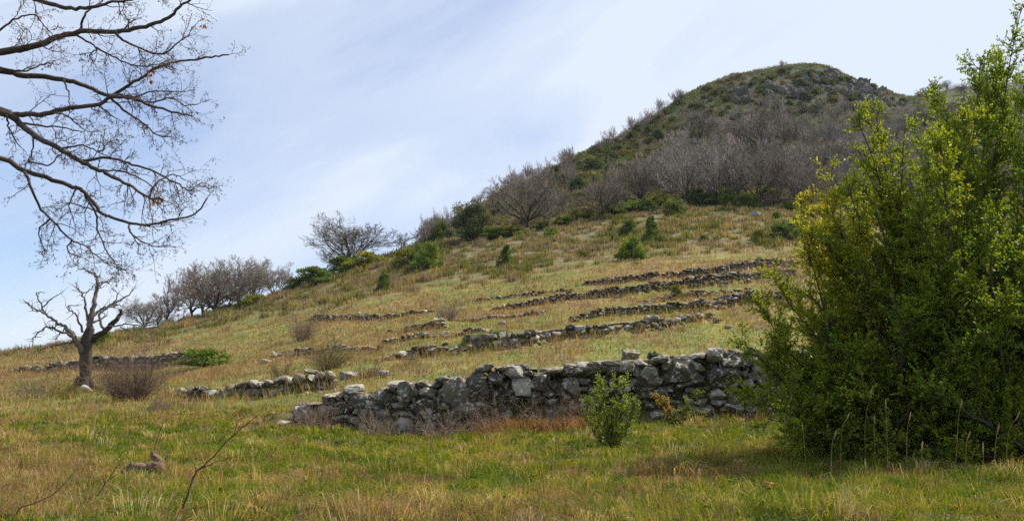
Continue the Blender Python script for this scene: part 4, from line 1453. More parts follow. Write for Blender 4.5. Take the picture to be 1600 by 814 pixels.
# ------------------------------------------------------------------ near oak whose boughs hang into the upper left
def near_oak():
    g = random.Random(91)
    Yt = 9.0
    Z = 1.9375
    tb = GY(-330, Yt)
    limbs = [  # (zoomed trace points, start radius, depth drift)
        ([(-700, 150), (-300, 190), (0, 155), (80, 145), (170, 115), (240, 97), (350, 97), (440, 80), (510, 55), (545, 20), (580, 0), (640, -50)], .065, .3),
        ([(-500, -40), (-150, -60), (50, -25), (115, 0), (200, 25), (270, 25), (330, 10), (400, 0), (480, -30)], .05, -.6),
        ([(-700, 240), (-300, 215), (0, 215), (60, 228), (150, 235), (210, 245), (270, 265), (330, 290), (370, 270), (430, 235), (490, 200), (560, 185), (640, 175), (692, 165)], .055, .9),
        ([(-700, 270), (-300, 300), (0, 335), (40, 348), (120, 345), (210, 330), (300, 315), (335, 295), (400, 300), (470, 325), (530, 340), (585, 352)], .055, .2),
        ([(-650, 300), (-300, 300), (0, 342), (60, 375), (110, 415), (180, 450), (240, 487), (300, 515), (350, 540), (400, 565), (450, 598), (490, 600)], .06, -.3),
        ([(-600, 330), (-300, 400), (0, 480), (70, 515), (160, 545), (230, 570), (260, 585), (300, 640), (330, 655), (390, 675), (450, 680), (520, 665), (590, 650), (628, 600)], .045, .5),
    ]
    subs = [
        ([(240, 97), (262, 40), (300, 10), (330, -20)], .016, .3), ([(350, 97), (370, 120), (430, 150), (490, 165), (540, 130), (575, 105)], .018, .3),
        ([(235, 108), (290, 145), (270, 170), (285, 190)], .012, .3), ([(290, 145), (340, 170), (410, 200), (470, 195)], .012, .3),
        ([(330, 290), (370, 330), (430, 370), (470, 405), (512, 417)], .018, .5), ([(330, 290), (390, 290), (450, 310), (520, 300), (560, 320), (600, 315)], .014, .5),
        ([(300, 315), (330, 345), (357, 360)], .010, .2), ([(190, 240), (208, 285), (210, 325)], .010, .2),
        ([(240, 487), (330, 480), (400, 500), (470, 520), (540, 560), (575, 575), (612, 552)], .018, 0), ([(300, 515), (370, 520), (430, 545), (470, 575)], .012, 0),
        ([(260, 585), (270, 610), (290, 650), (295, 700), (320, 750), (350, 800), (370, 812)], .016, .5), ([(390, 675), (400, 710), (450, 740), (505, 748)], .013, .5),
        ([(75, 520), (95, 570), (120, 625), (165, 675), (215, 725), (260, 745), (310, 790), (345, 806)], .018, .1), ([(150, 665), (118, 700), (135, 757)], .009, .1),
        ([(215, 725), (205, 760), (245, 780)], .008, .1), ([(20, 350), (28, 390), (62, 447)], .012, -.2), ([(98, 405), (102, 440), (85, 490)], .014, -.2),
        ([(85, 490), (150, 500), (180, 470), (230, 455)], .009, -.2), ([(0, 95), (40, 60), (100, 45), (130, 75), (160, 105)], .012, -.4), ([(0, 205), (70, 215), (120, 200), (150, 190)], .016, .6),
        ([(230, 570), (210, 620), (225, 665)], .008, .4), ([(300, 640), (230, 620), (200, 610)], .007, .4), ([(180, 450), (250, 440), (300, 460), (330, 430)], .010, -.2), ([(60, 375), (140, 380), (200, 390), (250, 400)], .012, -.3),
        ([(120, 345), (190, 345), (230, 375), (265, 400)], .010, .1), ([(400, 300), (450, 280), (500, 275), (560, 280)], .010, .3), ([(450, 598), (470, 560), (520, 530), (560, 545)], .010, 0),
    ]
    root = empty('leafless_oak', tb, 'near leafless oak whose bare boughs hang into the upper left of the view', 'tree')
    inv = Matrix.Translation(Vector(tb)).inverted()

    def W(zx, zy, Y):
        return Vector(P(zx / Z, zy / Z, Y))
    twp0, twp1, twr0, twr1 = [], [], [], []
    budp = []

    def twig(p, d, L, r, lev):
        n = 4 if lev else 5
        st = L / n
        for i in range(n):
            d = d + Vector((g.gauss(0, .26), g.gauss(0, .26), g.gauss(0, .26)))
            d.normalize()
            q = p + d * st
            ra = r * (1 - .6 * i / n); rb = r * (1 - .6 * (i + 1) / n)
            twp0.append(p[:]); twp1.append(q[:]); twr0.append(ra); twr1.append(rb)
            p = q
            if lev < 2 and g.random() < (.85 if lev == 0 else .6):
                ax = Vector((g.gauss(0, 1), g.gauss(0, 1), g.gauss(0, 1))).cross(d); ax.normalize()
                twig(p.copy(), Matrix.Rotation(g.uniform(.5, 1.1), 3, ax) @ d, L * g.uniform(.35, .6), rb * .75, lev + 1)
            elif lev == 2 and g.random() < .5:
                ax = Vector((g.gauss(0, 1), g.gauss(0, 1), g.gauss(0, 1))).cross(d); ax.normalize()
                e = p + (Matrix.Rotation(1.0, 3, ax) @ d) * .018
                twp0.append(p[:]); twp1.append(e[:]); twr0.append(.0022); twr1.append(.0026)
        budp.append((p[:], d[:]))

    boughs = []
    for li, (tr, r0, dz) in enumerate(limbs + subs):
        main = li < len(limbs)
        m = MB()
        n = len(tr)
        pts = []
        off = [g.uniform(-.12, .12) for _ in range(n)]
        for i, (zx, zy) in enumerate(tr):
            Y = Yt + dz * max(0, min(1, (zx + 300) / 900)) + (off[i] * .5 if main else off[i])
            pts.append(np.array(W(zx, zy, Y)))
        if main:
            # spring from the trunk
            k = max(1.6, pts[0][2] - .6)
            pts = [np.array([tb[0], tb[1], tb[2] + min(k, 4.6)])] + pts[1:]
        r0 *= .7
        r = [r0 * (1 - .88 * (i / (len(pts) - 1)) ** .8) + .004 for i in range(len(pts))]
        pp, rr = smooth_poly(pts, r, 5)
        # crooked growth
        jit = np.array([[g.gauss(0, .012), g.gauss(0, .02), g.gauss(0, .012)] for _ in pp]) * (.4 + .0 * len(pp))
        pp = pp + jit
        tube(m, pp, rr, 8 if main else 6, (.075, .06, .05), .08, li)
        boughs.append(m)
        # twigs
        for i in range(2, len(pp) - 1):
            if pp[i][0] < -7.2 and main:
                continue
            d = Vector(pp[i + 1] - pp[i]); d.normalize()
            f = i / len(pp)
            prob = (.28 if main else .52) * (.2 + 1.0 * f)
            cnt = 1 if g.random() < prob else 0
            if cnt and g.random() < .35:
                cnt = 2
            for _ in range(cnt):
                ax = Vector((g.gauss(0, .6), g.gauss(0, 1.4), g.gauss(0, .6))).cross(d); ax.normalize()
                nd = Matrix.Rotation(g.uniform(.5, 1.15), 3, Vector((0, g.choice((-1, 1)), 0)) * .9 + ax * .35) @ d
                twig(Vector(pp[i]), nd, g.uniform(.12, .36), max(.003, min(.0065, rr[i] * .5)), 0)
        twig(Vector(pp[-1]), Vector(pp[-1] - pp[-2]).normalized(), .2, .004, 0)
    mt = MB()
    tp, rr = smooth_poly([(tb[0] - .1, tb[1], tb[2] - .4), (tb[0], tb[1], tb[2] + .5), (tb[0] + .05, tb[1], tb[2] + 2.2), (tb[0] - .1, tb[1], tb[2] + 3.8), (tb[0] - .5, tb[1] + .2, tb[2] + 6.2), (tb[0] - .7, tb[1] + .4, tb[2] + 8)], [.46, .34, .28, .24, .14, .05], 5)
    tube(mt, tp, rr, 14, (.085, .07, .058), .1, 3)
    o = link('trunk', mt.mesh('trunk', M_BARK), root); o.matrix_parent_inverse = inv
    for m in boughs[:len(limbs)]:
        o = link('bough', m.mesh('bough', M_BARK), root); o.matrix_parent_inverse = inv
    for m in boughs[len(limbs):]:
        o = link('branch', m.mesh('branch', M_BARK), root); o.matrix_parent_inverse = inv
    mc = MB()
    segs_mesh(mc, twp0, twp1, twr0, twr1, (.085, .06, .05), 4)
    bp = np.array([b[0] for b in budp]); bd = np.array([b[1] for b in budp])
    segs_mesh(mc, bp, bp + bd * .012, np.full(len(bp), .0042), np.full(len(bp), .001), (.14, .08, .05), 4)
    o = link('twigs', mc.mesh('twigs', M_TWIG), root); o.matrix_parent_inverse = inv
    # withered leaves still hanging on
    gg = np.random.default_rng(4)
    for (px, row, Y, n) in ((235, 119, 9.4, 9), (245, 314, 9.0, 14), (314, 32, 9.2, 4)):
        c = P(px, row, Y)
        p = c + gg.normal(0, .03, (n, 3))
        ml = MB()
        leaves(ml, p, rand_unit(n, gg), rand_unit(n, gg) + np.array([0, 0, -.8]), gg.uniform(.05, .09, n), gg.uniform(.03, .045, n), np.array([[.30, .14, .05]]) * gg.uniform(.6, 1.3, (n, 1)))
        o = link('withered_leaves', ml.mesh('withered_leaves', M_DRYLEAF), root); o.matrix_parent_inverse = inv
        o['label'] = 'brown withered leaf cluster'


near_oak()


# ------------------------------------------------------------------ dead pollard tree on the left
def dead_tree():
    g = random.Random(17)
    Z = 2.713
    base = gp(129, 612, 20, 34)
    Y0 = base[1]
    root = empty('dead_tree', base, 'gnarled dead pollard tree with grey broken limbs standing left in the meadow', 'tree')
    inv = Matrix.Translation(Vector(base)).inverted()

    def tr(pts, drift=0.):
        out = []
        for i, (a, b) in enumerate(pts):
            out.append(P(a / Z, 380 + b / Z, Y0 + drift * i / len(pts) + g.uniform(-.05, .05)))
        return out
    k = Y0 / F / Z           # metres per zoomed pixel
    grey = (.115, .10, .084); dark = (.04, .033, .024)
    parts = [
        ('trunk', [(345, 650), (352, 610), (360, 560), (364, 500), (366, 450), (372, 405), (383, 360)], [46, 33, 27, 27, 31, 26, 20], 0, (.05, .042, .032)),
        ('limb', [(360, 470), (330, 430), (308, 385), (265, 350), (225, 325), (190, 298), (152, 282), (108, 250)], [24, 19, 14, 10, 8, 6, 4.5, 2], -.8, grey),
        ('limb', [(380, 385), (384, 330), (396, 270), (405, 212), (414, 160), (400, 132), (375, 118), (330, 104)], [24, 19, 15, 12, 10, 7, 4.5, 2], .4, (.12, .10, .08)),
        ('limb', [(368, 440), (405, 400), (440, 375), (470, 345), (500, 318), (512, 284)], [24, 21, 19, 18, 14, 9], .2, dark),
        ('limb', [(392, 310), (430, 280), (470, 258), (512, 240), (550, 214), (576, 180)], [9, 8, 7, 5, 3.5, 1.5], .9, grey),
        ('limb', [(440, 275), (480, 262), (525, 266)], [5, 4, 1.6], 1.2, grey),
        ('limb', [(372, 330), (366, 270), (345, 215), (330, 190), (320, 168)], [8, 6, 4.5, 3, 1.5], -.3, grey),
        ('limb', [(350, 215), (385, 195), (400, 175)], [3.5, 2.5, 1.2], -.4, grey),
        ('limb', [(352, 380), (330, 310), (300, 285), (288, 266), (335, 262)], [8, 5, 4, 3, 1.2], -.6, grey),
        ('limb', [(312, 395), (250, 372), (195, 355), (150, 392), (136, 415), (146, 458)], [9, 6.5, 5, 3.5, 2.5, 1.3], -1.1, grey),
        ('limb', [(310, 420), (265, 428), (215, 435), (180, 450), (156, 466)], [7, 4.5, 3.5, 2.5, 1.2], -.5, grey),
        ('limb', [(190, 298), (172, 255), (156, 212), (190, 208)], [5, 3.5, 2.4, 1.2], -.9, grey),
        ('limb', [(178, 280), (200, 250), (230, 228), (272, 208)], [4.5, 3.2, 2.2, 1.2], -.7, grey),
        ('limb', [(160, 290), (135, 282), (110, 244)], [3, 2.2, 1.2], -1, grey),
        ('limb', [(465, 355), (530, 345), (600, 350), (650, 345), (692, 344)], [6, 4, 3, 2.2, 1], .5, grey),
        ('limb', [(510, 355), (545, 372), (580, 392)], [3.5, 2.5, 1.2], .5, grey),
        ('limb', [(600, 350), (630, 365), (660, 380)], [2.4, 1.8, 1], .5, grey),
        ('limb', [(412, 165), (440, 165), (465, 163), (496, 140)], [5, 3.5, 2.8, 1.2], .3, grey),
        ('limb', [(440, 165), (470, 150), (500, 150)], [3, 2, 1], .3, grey),
        ('limb', [(395, 340), (430, 318), (458, 305)], [8, 5.5, 2], .5, grey),
        ('limb', [(405, 205), (425, 185), (432, 165)], [4, 3, 1.6], .2, dark),
        ('limb', [(280, 360), (250, 385), (236, 415)], [4, 2.8, 1.2], -.6, grey),
        ('limb', [(240, 335), (225, 365), (205, 345)], [4, 2.8, 1.2], -.7, grey),
        ('limb', [(480, 270), (500, 215), (475, 195)], [4, 2.4, 1.2], .9, grey),
        ('limb', [(440, 365), (420, 310), (450, 280), (500, 262)], [9, 6, 4, 1.6], .0, grey),
    ]
    tw = ([], [], [], [])
    for i, (nm, pts, rad, dr, col) in enumerate(parts):
        pp, rr = smooth_poly(tr(pts, dr), [q * k * (.8 if nm == 'trunk' else .6) + (0 if nm == 'trunk' else .004) for q in rad], 5)
        pp = pp + np.array([[g.gauss(0, .018), g.gauss(0, .02), g.gauss(0, .018)] for _ in pp]) * (1 if nm == 'limb' else 0)
        mb = MB(); tube(mb, pp, rr, 12 if nm == 'trunk' else 8, col, .24 if nm == 'trunk' else .14, i)
        o = link(nm, mb.mesh(nm, M_BARK), root); o.matrix_parent_inverse = inv
        if nm == 'limb':
            for j in range(3, len(pp)):
                if g.random() < .6:
                    p = Vector(pp[j]); d = Vector(pp[j] - pp[j - 1]).normalized()
                    d = (d + Vector((g.gauss(0, .7), g.gauss(0, .7), g.gauss(.2, .6)))).normalized()
                    r = min(.014, rr[j] * .6)
                    for s_ in range(g.randint(2, 4)):
                        q = p + d * g.uniform(.06, .14)
                        tw[0].append(p[:]); tw[1].append(q[:]); tw[2].append(r); tw[3].append(r * .7)
                        r *= .7; p = q
                        d = (d + Vector((g.gauss(0, .4), g.gauss(0, .4), g.gauss(.05, .4)))).normalized()
    mb = MB(); segs_mesh(mb, *tw, (.10, .086, .075), 4)
    o = link('twigs', mb.mesh('twigs', M_TWIG), root); o.matrix_parent_inverse = inv
    for j in range(5):
        a = j * 1.27 + .3
        q = np.array([math.cos(a), math.sin(a) * .8, 0])
        e = base + q * .75; e[2] = TZ(e[0], e[1]) - .05
        pp, rr = smooth_poly([base + q * .12 + np.array([0, 0, .42]), base + q * .34 + np.array([0, 0, .12]), e], [.14, .11, .03], 4)
        mb = MB(); tube(mb, pp, rr, 8, (.05, .042, .032), .2, j)
        o = link('root', mb.mesh('root', M_BARK), root); o.matrix_parent_inverse = inv
    # bleached branch on the ground by the trunk
    mb = MB()
    c = gp(128, 613, 18, 34)
    pts = [P(115, 617, c[1] - .5), P(124, 610, c[1] - .5), P(131, 605, c[1] - .5), P(138, 608, c[1] - .45), P(146, 613, c[1] - .4)]
    pp, rr = smooth_poly(pts, [.05, .08, .10, .07, .04], 4)
    tube(mb, pp, rr, 8, (.42, .38, .33), .12, 4)
    o = link('fallen_branch', mb.mesh('fallen_branch', M_BARK))
    tag(o, 'bleached bent branch lying at the foot of the dead tree', 'branch')


dead_tree()


# ------------------------------------------------------------------ thickets of bare stems
def thicket(px, row, wp, hp, name, label, col, n=160, seed=1, up=.5, Y=None, minr=.004):
    g = random.Random(seed)
    p0 = GY(px, Y) if Y else gp(px, row)
    k = p0[1] / F
    W, H = wp * k * .5, hp * k
    a0, a1, b0, b1 = [], [], [], []
    for i in range(n):
        a = g.uniform(0, 2 * PI); r = W * .45 * math.sqrt(g.random())
        p = Vector((math.cos(a) * r, math.sin(a) * r, 0.0))
        p.z = TZ(p0[0] + p.x, p0[1] + p.y) - p0[2] - .03
        d = Vector((math.cos(a) * g.uniform(.1, .9), math.sin(a) * g.uniform(.1, .9), up + .2 + g.random())).normalized()
        L = H * g.uniform(.35, 1.4)
        st = 6
        rad = max(minr, .006 * k * 50) * g.uniform(.6, 1.2)
        for s_ in range(st):
            d = (d + Vector((g.gauss(0, .22), g.gauss(0, .22), g.gauss(-.05, .2)))).normalized()
            q = p + d * L / st
            a0.append(p[:]); a1.append(q[:]); b0.append(rad); b1.append(rad * .85); rad *= .85
            p = q
            for _ in range(2 if s_ > 0 else 0):
                if g.random() < .7:
                    e = (d + Vector((g.gauss(0, .8), g.gauss(0, .8), g.gauss(.1, .6)))).normalized()
                    q2 = p + e * L * g.uniform(.12, .3)
                    q3 = q2 + (e + Vector((g.gauss(0, .5), g.gauss(0, .5), g.gauss(0, .5)))).normalized() * L * .12
                    a0 += [p[:], q2[:]]; a1 += [q2[:], q3[:]]; b0 += [rad * .7, rad * .6]; b1 += [rad * .6, rad * .4]
    mb = MB()
    gg = np.random.default_rng(seed)
    segs_mesh(mb, a0, a1, b0, b1, np.asarray(col) * gg.uniform(.7, 1.3, (len(a0), 1)), 3)
    o = link(name, mb.mesh(name, M_TWIG), None, p0)
    return tag(o, label, 'bush')


thicket(203, 626, 96, 70, 'bramble_thicket', 'rounded brown thicket of bare brambles right of the dead tree', (.14, .095, .075), 380, 1)
thicket(60, 622, 110, 56, 'bramble_thicket', 'wide low brown brush at the left edge before the far wall', (.15, .12, .08), 90, 2)
thicket(105, 622, 50, 24, 'weed_patch', 'yellowish low weeds around the foot of the dead tree', (.2, .16, .03), 140, 3)
thicket(473, 533, 40, 40, 'bare_bush', 'reddish bare bush beside the short pale wall', (.16, .10, .085), 110, 4)
thicket(515, 576, 52, 52, 'dry_bush', 'olive brown dry broom on the bank above the long wall', (.15, .12, .05), 160, 5)
thicket(250, 642, 40, 22, 'bramble_thicket', 'tuft of bare purple twigs in the meadow left of the broken wall', (.15, .11, .10), 60, 6)
thicket(700, 500, 36, 30, 'bare_bush', 'small mauve bare bush at the left end of the second terrace wall', (.15, .11, .095), 80, 7)
thicket(1228, 478, 90, 100, 'bare_bush', 'thin reddish bare shoots beside the left tips of the big bush', (.17, .09, .075), 40, 8, .9)
thicket(440, 590, 50, 26, 'dry_bush', 'low brown dry brush behind the broken left wall', (.15, .11, .06), 90, 9)
thicket(575, 590, 60, 22, 'dry_bush', 'low grey brown brush in the straw above the left end of the long wall', (.14, .11, .075), 90, 10)
thicket(1085, 500, 26, 18, 'dry_bush', 'little rusty bush on the pale terrace wall', (.2, .11, .05), 60, 11)
# brush at the foot of the long wall
for i, (px, row, wp, hp, c) in enumerate(((490, 672, 90, 40, (.26, .18, .13)), (590, 682, 100, 38, (.24, .18, .14)), (760, 678, 110, 52, (.26, .17, .12)), (690, 685, 90, 44, (.24, .17, .13)), (850, 672, 90, 48, (.28, .19, .12)), (900, 664, 60, 36, (.3, .19, .11)))):
    thicket(px, row, wp, hp, 'bramble', 'tangle of thin bare stems against the foot of the long wall', c, 75, 30 + i, .8, None, .004)['group'] = 'bare stems against the long wall'


def wallside_grass():
    """rusty dry tussock against the wall and the small teal plant"""
    mb = MB()
    c = gp(835, 672, 12, 17)
    n = 2600
    x = c[0] + rng.normal(0, .5, n); y = c[1] - .05 + rng.normal(0, .2, n)
    ok, fr = wall_clear(x, y); x, y = x[ok], y[ok]; n = len(x)
    z = terr(x, y) - .01
    la = rng.uniform(0, 2 * PI, n); lm = rng.uniform(.2, 1.2, n)
    lean = np.stack([np.cos(la) * lm, np.sin(la) * lm, np.zeros(n)], 1)
    col = np.array([[.30, .155, .06], [.30, .20, .10], [.22, .13, .07]])[rng.integers(0, 3, n)] * rng.uniform(.6, 1.4, (n, 1))
    blades(mb, np.stack([x, y, z], 1), lean, rng.uniform(.1, .34, n), np.full(n, .009) * rng.uniform(.7, 1.3, n), col, .7)
    o = link('rusty_grass', mb.mesh('rusty_grass', M_GRASS)); o['kind'] = 'stuff'
    tag(o, 'rusty orange dry grass against the middle of the long wall', 'grass')


wallside_grass()


# ------------------------------------------------------------------ leafy box shrubs near the camera
def box_bush(name, label, stems, seed, leaf, palette, shoot=.55, dens=1.0, twl=.22, trunk_r=.03, base_pt=None, K=13):
    """stems: list of (base xyz, tip xyz, bulge xyz); side shoots all along carry opposite little leaves"""
    g = random.Random(seed); gn = np.random.default_rng(seed)
    root = empty(name, base_pt, label, 'shrub')
    inv = Matrix.Translation(Vector(base_pt)).inverted()
    ms = MB(); p0, p1, r0, r1 = [], [], [], []
    LP, LA, LT = [], [], []
    for si, (b, t, bl, tone) in enumerate(stems):
        b = np.array(b); t = np.array(t); bl = np.array(bl)
        n = 16
        s = np.linspace(0, 1, n)[:, None]
        pts = (1 - s) ** 2 * b + 2 * s * (1 - s) * bl + s ** 2 * t
        pts += np.cumsum(gn.normal(0, .012, (n, 3)), axis=0)
        length = np.linalg.norm(np.diff(pts, axis=0), axis=1).sum()
        rad = np.linspace(trunk_r * g.uniform(.6, 1.1), .004, n)
        tube(ms, pts, rad, 6, (.07, .06, .045), .05, si)
        nsh = int(length * 13 * dens)
        for _ in range(nsh):
            f = g.uniform(.06, 1.0)
            fi = f * (n - 1); i = min(int(fi), n - 2)
            p = Vector(pts[i] + (pts[i + 1] - pts[i]) * (fi - i))
            d = Vector(pts[i + 1] - pts[i]).normalized()
            ax = Vector((g.gauss(0, 1), g.gauss(0, 1), g.gauss(0, 1))).cross(d); ax.normalize()
            sd = Matrix.Rotation(g.uniform(.4, 1.05), 3, ax) @ d
            sd = (sd + Vector((0, 0, .25))).normalized()
            L = shoot * g.uniform(.35, 1.0) * (1.1 - .82 * f)
            rr = .006
            m = max(3, int(L / .055))
            tn = tone + g.gauss(0, .12)
            for k in range(m):
                sd = (sd + Vector((g.gauss(0, .13), g.gauss(0, .13), g.gauss(.03, .11)))).normalized()
                q = p + sd * (L / m)
                p0.append(p[:]); p1.append(q[:]); r0.append(rr); r1.append(rr * .85); rr *= .85
                p = q
                for _t in range(2):
                    if g.random() < .85:
                        ax = Vector((g.gauss(0, 1), g.gauss(0, 1), g.gauss(0, 1))).cross(sd); ax.normalize()
                        td = Matrix.Rotation(g.uniform(.5, 1.1), 3, ax) @ sd
                        tl = twl * g.uniform(.4, 1)
                        LP.append(p[:]); LA.append((td * tl)[:]); LT.append(tn)
            LP.append(p[:]); LA.append((sd * twl * .7)[:]); LT.append(tn)
    LP = np.array(LP); LA = np.array(LA); LT = np.array(LT)
    segs_mesh(ms, LP, LP + LA, np.full(len(LP), .0035), np.full(len(LP), .0015), (.11, .10, .05), 3)
    segs_mesh(ms, p0, p1, r0, r1, (.11, .09, .06), 3)
    o = link('stem', ms.mesh('stem', M_BARK), root); o.matrix_parent_inverse = inv
    f = np.tile(np.linspace(.08, 1.0, K), len(LP)) + gn.uniform(-.04, .04, len(LP) * K)
    bp = np.repeat(LP, K, 0) + np.repeat(LA, K, 0) * f[:, None]
    ax = np.repeat(LA / (np.linalg.norm(LA, axis=1, keepdims=True) + 1e-9), K, 0) * .55 + rand_unit(len(bp), gn) * .85 + np.array([0, 0, .12])
    nr = rand_unit(len(bp), gn) + np.array([0, 0, .9])
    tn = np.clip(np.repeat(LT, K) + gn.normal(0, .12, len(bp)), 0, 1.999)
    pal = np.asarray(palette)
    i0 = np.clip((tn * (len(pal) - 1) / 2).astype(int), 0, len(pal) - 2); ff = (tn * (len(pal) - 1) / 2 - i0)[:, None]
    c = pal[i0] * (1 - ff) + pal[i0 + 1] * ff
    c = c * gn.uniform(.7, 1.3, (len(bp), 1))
    ml = MB()
    leaves(ml, bp, nr, ax, leaf * gn.uniform(.7, 1.25, len(bp)), leaf * .58 * gn.uniform(.8, 1.2, len(bp)), c, .12)
    o = link('foliage', ml.mesh('foliage', M_LEAF), root); o.matrix_parent_inverse = inv
    return len(bp)


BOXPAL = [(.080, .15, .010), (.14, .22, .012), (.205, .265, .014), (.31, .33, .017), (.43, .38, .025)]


def big_bush():
    g = random.Random(313)
    Yc = 10.2
    cb = GY(1530, Yc)
    stems = []
    # outline sprays: (tip px, row, tone 0 dark .. 2 yellow)
    tips = [(1170, 600, .6), (1165, 525, .95), (1190, 470, 1.0), (1185, 560, .7), (1215, 430, 1.1), (1245, 365, 1.5), (1255, 300, 1.55), (1280, 345, 1.3), (1262, 410, 1.2), (1300, 255, 1.35), (1330, 290, 1.0),
            (1352, 172, .9), (1380, 185, .9), (1412, 205, .8), (1345, 250, .9), (1440, 225, .8), (1460, 145, .75), (1475, 165, .7), (1500, 190, .7), (1525, 92, .5), (1530, 120, .5), (1550, 145, .9),
            (1568, 95, .9), (1592, 12, .6), (1604, 60, .6), (1612, 100, .6), (1555, 110, .5), (1480, 215, .6), (1450, 250, .7), (1580, 130, .5), (1660, 110, .8), (1700, 160, .7), (1740, 250, .7), (1770, 350, .6), (1790, 450, .5), (1200, 650, .5), (1240, 670, .5), (1300, 688, .5), (1380, 698, .55), (1215, 625, .6), (1275, 640, .7), (1330, 660, .6), (1400, 670, .7), (1350, 620, .8), (1440, 660, .75), (1470, 690, .6), (1520, 650, .7), (1560, 680, .6), (1420, 610, .8), (1490, 620, .7), (1580, 620, .6), (1230, 690, .7), (1262, 702, .7), (1310, 706, .7), (1345, 700, .8), (1400, 712, .7), (1450, 708, .8), (1500, 715, .7), (1550, 712, .7), (1590, 705, .7), (1375, 640, .9), (1450, 640, .9), (1530, 600, .8)]
    tips += [(1268, 335, 1.35), (1285, 305, 1.3), (1300, 350, 1.1), (1330, 330, 1.0), (1320, 400, .9), (1282, 425, 1.1), (1262, 385, 1.45), (1230, 470, 1.05), (1210, 500, 1.0), (1250, 500, .9), (1290, 480, .9), (1350, 300, 1.0), (1380, 260, .95), (1410, 270, .9), (1225, 540, .8), (1270, 560, .8), (1320, 540, .8)]
    for (px, row, tone) in tips:
        tone += .3 if row > 560 else (.12 if (row < 430 and px < 1420) else .1)  # low boughs get a paler leaf colour, painted in to offset self-shadow
        Y = Yc + (g.uniform(-.9, .9) if row < 600 else g.uniform(-1.3, -.5))
        t = P(px, row, Y)
        bx = cb[0] + g.uniform(-1.3, 1.2) * .8 + (t[0] - cb[0]) * .25; by = Yc + g.uniform(-.7, .7)
        b = np.array([bx, by, TZ(bx, by) - .05])
        bl = b * .5 + t * .5 + np.array([(t[0] - b[0]) * .12, g.uniform(-.2, .2), -.15 * abs(t[0] - b[0]) + .35])
        stems.append((b, t, bl, tone))
    # inner mass: stems to tips inside the outline, towards and away from the viewer
    for i in range(112):
        px = g.uniform(1215, 1800)
        top = np.interp(px, [1215, 1260, 1310, 1400, 1500, 1600, 1700, 1800], [480, 345, 285, 228, 165, 130, 200, 430])
        row = top + (660 - top) * g.uniform(.02, .97)
        edge = max(0., 1 - abs(px - 1530) / 330)
        Y = Yc + g.choice((-1, -1, 1)) * g.uniform(.2, 1.0) * (.5 + 1.3 * math.sqrt(edge))
        t = P(px, row, Y)
        bx = cb[0] + g.uniform(-1.5, 1.4) + (t[0] - cb[0]) * .2; by = Yc + g.uniform(-.9, .9)
        b = np.array([bx, by, TZ(bx, by) - .05])
        bl = b * .5 + t * .5 + np.array([(t[0] - b[0]) * .15, (t[1] - b[1]) * .2, .25])
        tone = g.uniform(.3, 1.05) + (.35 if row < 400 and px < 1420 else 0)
        stems.append((b, t, bl, tone))
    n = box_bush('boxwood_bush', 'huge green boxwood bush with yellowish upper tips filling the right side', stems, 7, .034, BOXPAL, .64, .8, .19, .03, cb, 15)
    print('big bush leaves', n)


big_bush()


def small_bushes():
    g = random.Random(5)
    c = gp(955, 700, 9, 15)
    Y = c[1]
    st = []
    for (px, row, tone) in ((962, 585, 1.1), (925, 605, 1.05), (985, 600, 1.0), (940, 640, .9), (920, 640, 1.0), (975, 640, .9), (958, 620, 1.0), (995, 630, .9), (990, 660, .7), (950, 665, .6), (930, 670, .6), (970, 672, .6), (945, 600, 1.1), (915, 620, 1.0)):
        y = Y + g.uniform(-.15, .15)
        t = P(px, row, y)
        b = np.array([c[0] + g.uniform(-.08, .08), Y + g.uniform(-.06, .06), c[2] - .03])
        st.append((b, t, b * .5 + t * .5 + np.array([(t[0] - b[0]) * .2, 0, .03]), tone))
    box_bush('boxwood_sapling', 'small bright green boxwood sapling in the grass before the long wall', st, 17, .019, [(.085, .16, .015), (.18, .28, .022), (.30, .37, .03), (.40, .36, .045)], .24, 1.5, .10, .008, c, 11)
    c = gp(1058, 664, 12, 15.3); Y = c[1]
    st = []
    for (px, row, tone) in ((1095, 618, 1.0), (1080, 630, .9), (1030, 632, 1.9), (1022, 620, 1.95), (1060, 640, .9), (1045, 645, 1.2), (1075, 645, .8), (1100, 640, .8), (1040, 655, 1.0)):
        t = P(px, row, Y + g.uniform(-.1, .1))
        b = np.array([c[0] + g.uniform(-.08, .08), Y + g.uniform(-.06, .06), c[2] - .03])
        st.append((b, t, b * .5 + t * .5 + np.array([0, 0, .08]), tone))
    box_bush('boxwood_sapling', 'low boxwood sprig with an orange tinged shoot at the foot of the long wall', st, 18, .026, [(.08, .15, .02), (.14, .2, .03), (.2, .24, .03), (.34, .22, .04)], .2, 1.2, .07, .008, c, 8)
    # small blue-green plant on the terrace edge behind the block
    c = gp(1022, 553, 14.5, 19)
    c = GY(1022, WALLS['main']['line'][11][1] + .9)
    st = []
    for i in range(16):
        a = g.uniform(0, 6.28); r = g.uniform(.02, .14)
        t = c + np.array([math.cos(a) * r, math.sin(a) * r, g.uniform(.12, .3)])
        st.append((c.copy(), t, c * .5 + t * .5 + np.array([0, 0, .03]), g.uniform(.2, 1.4)))
    box_bush('spurge_plant', 'small blue green spurge growing behind the long wall beside the squared block', st, 19, .03, [(.08, .13, .10), (.12, .18, .135), (.17, .23, .16)], .1, 2.2, .05, .007, c)


small_bushes()


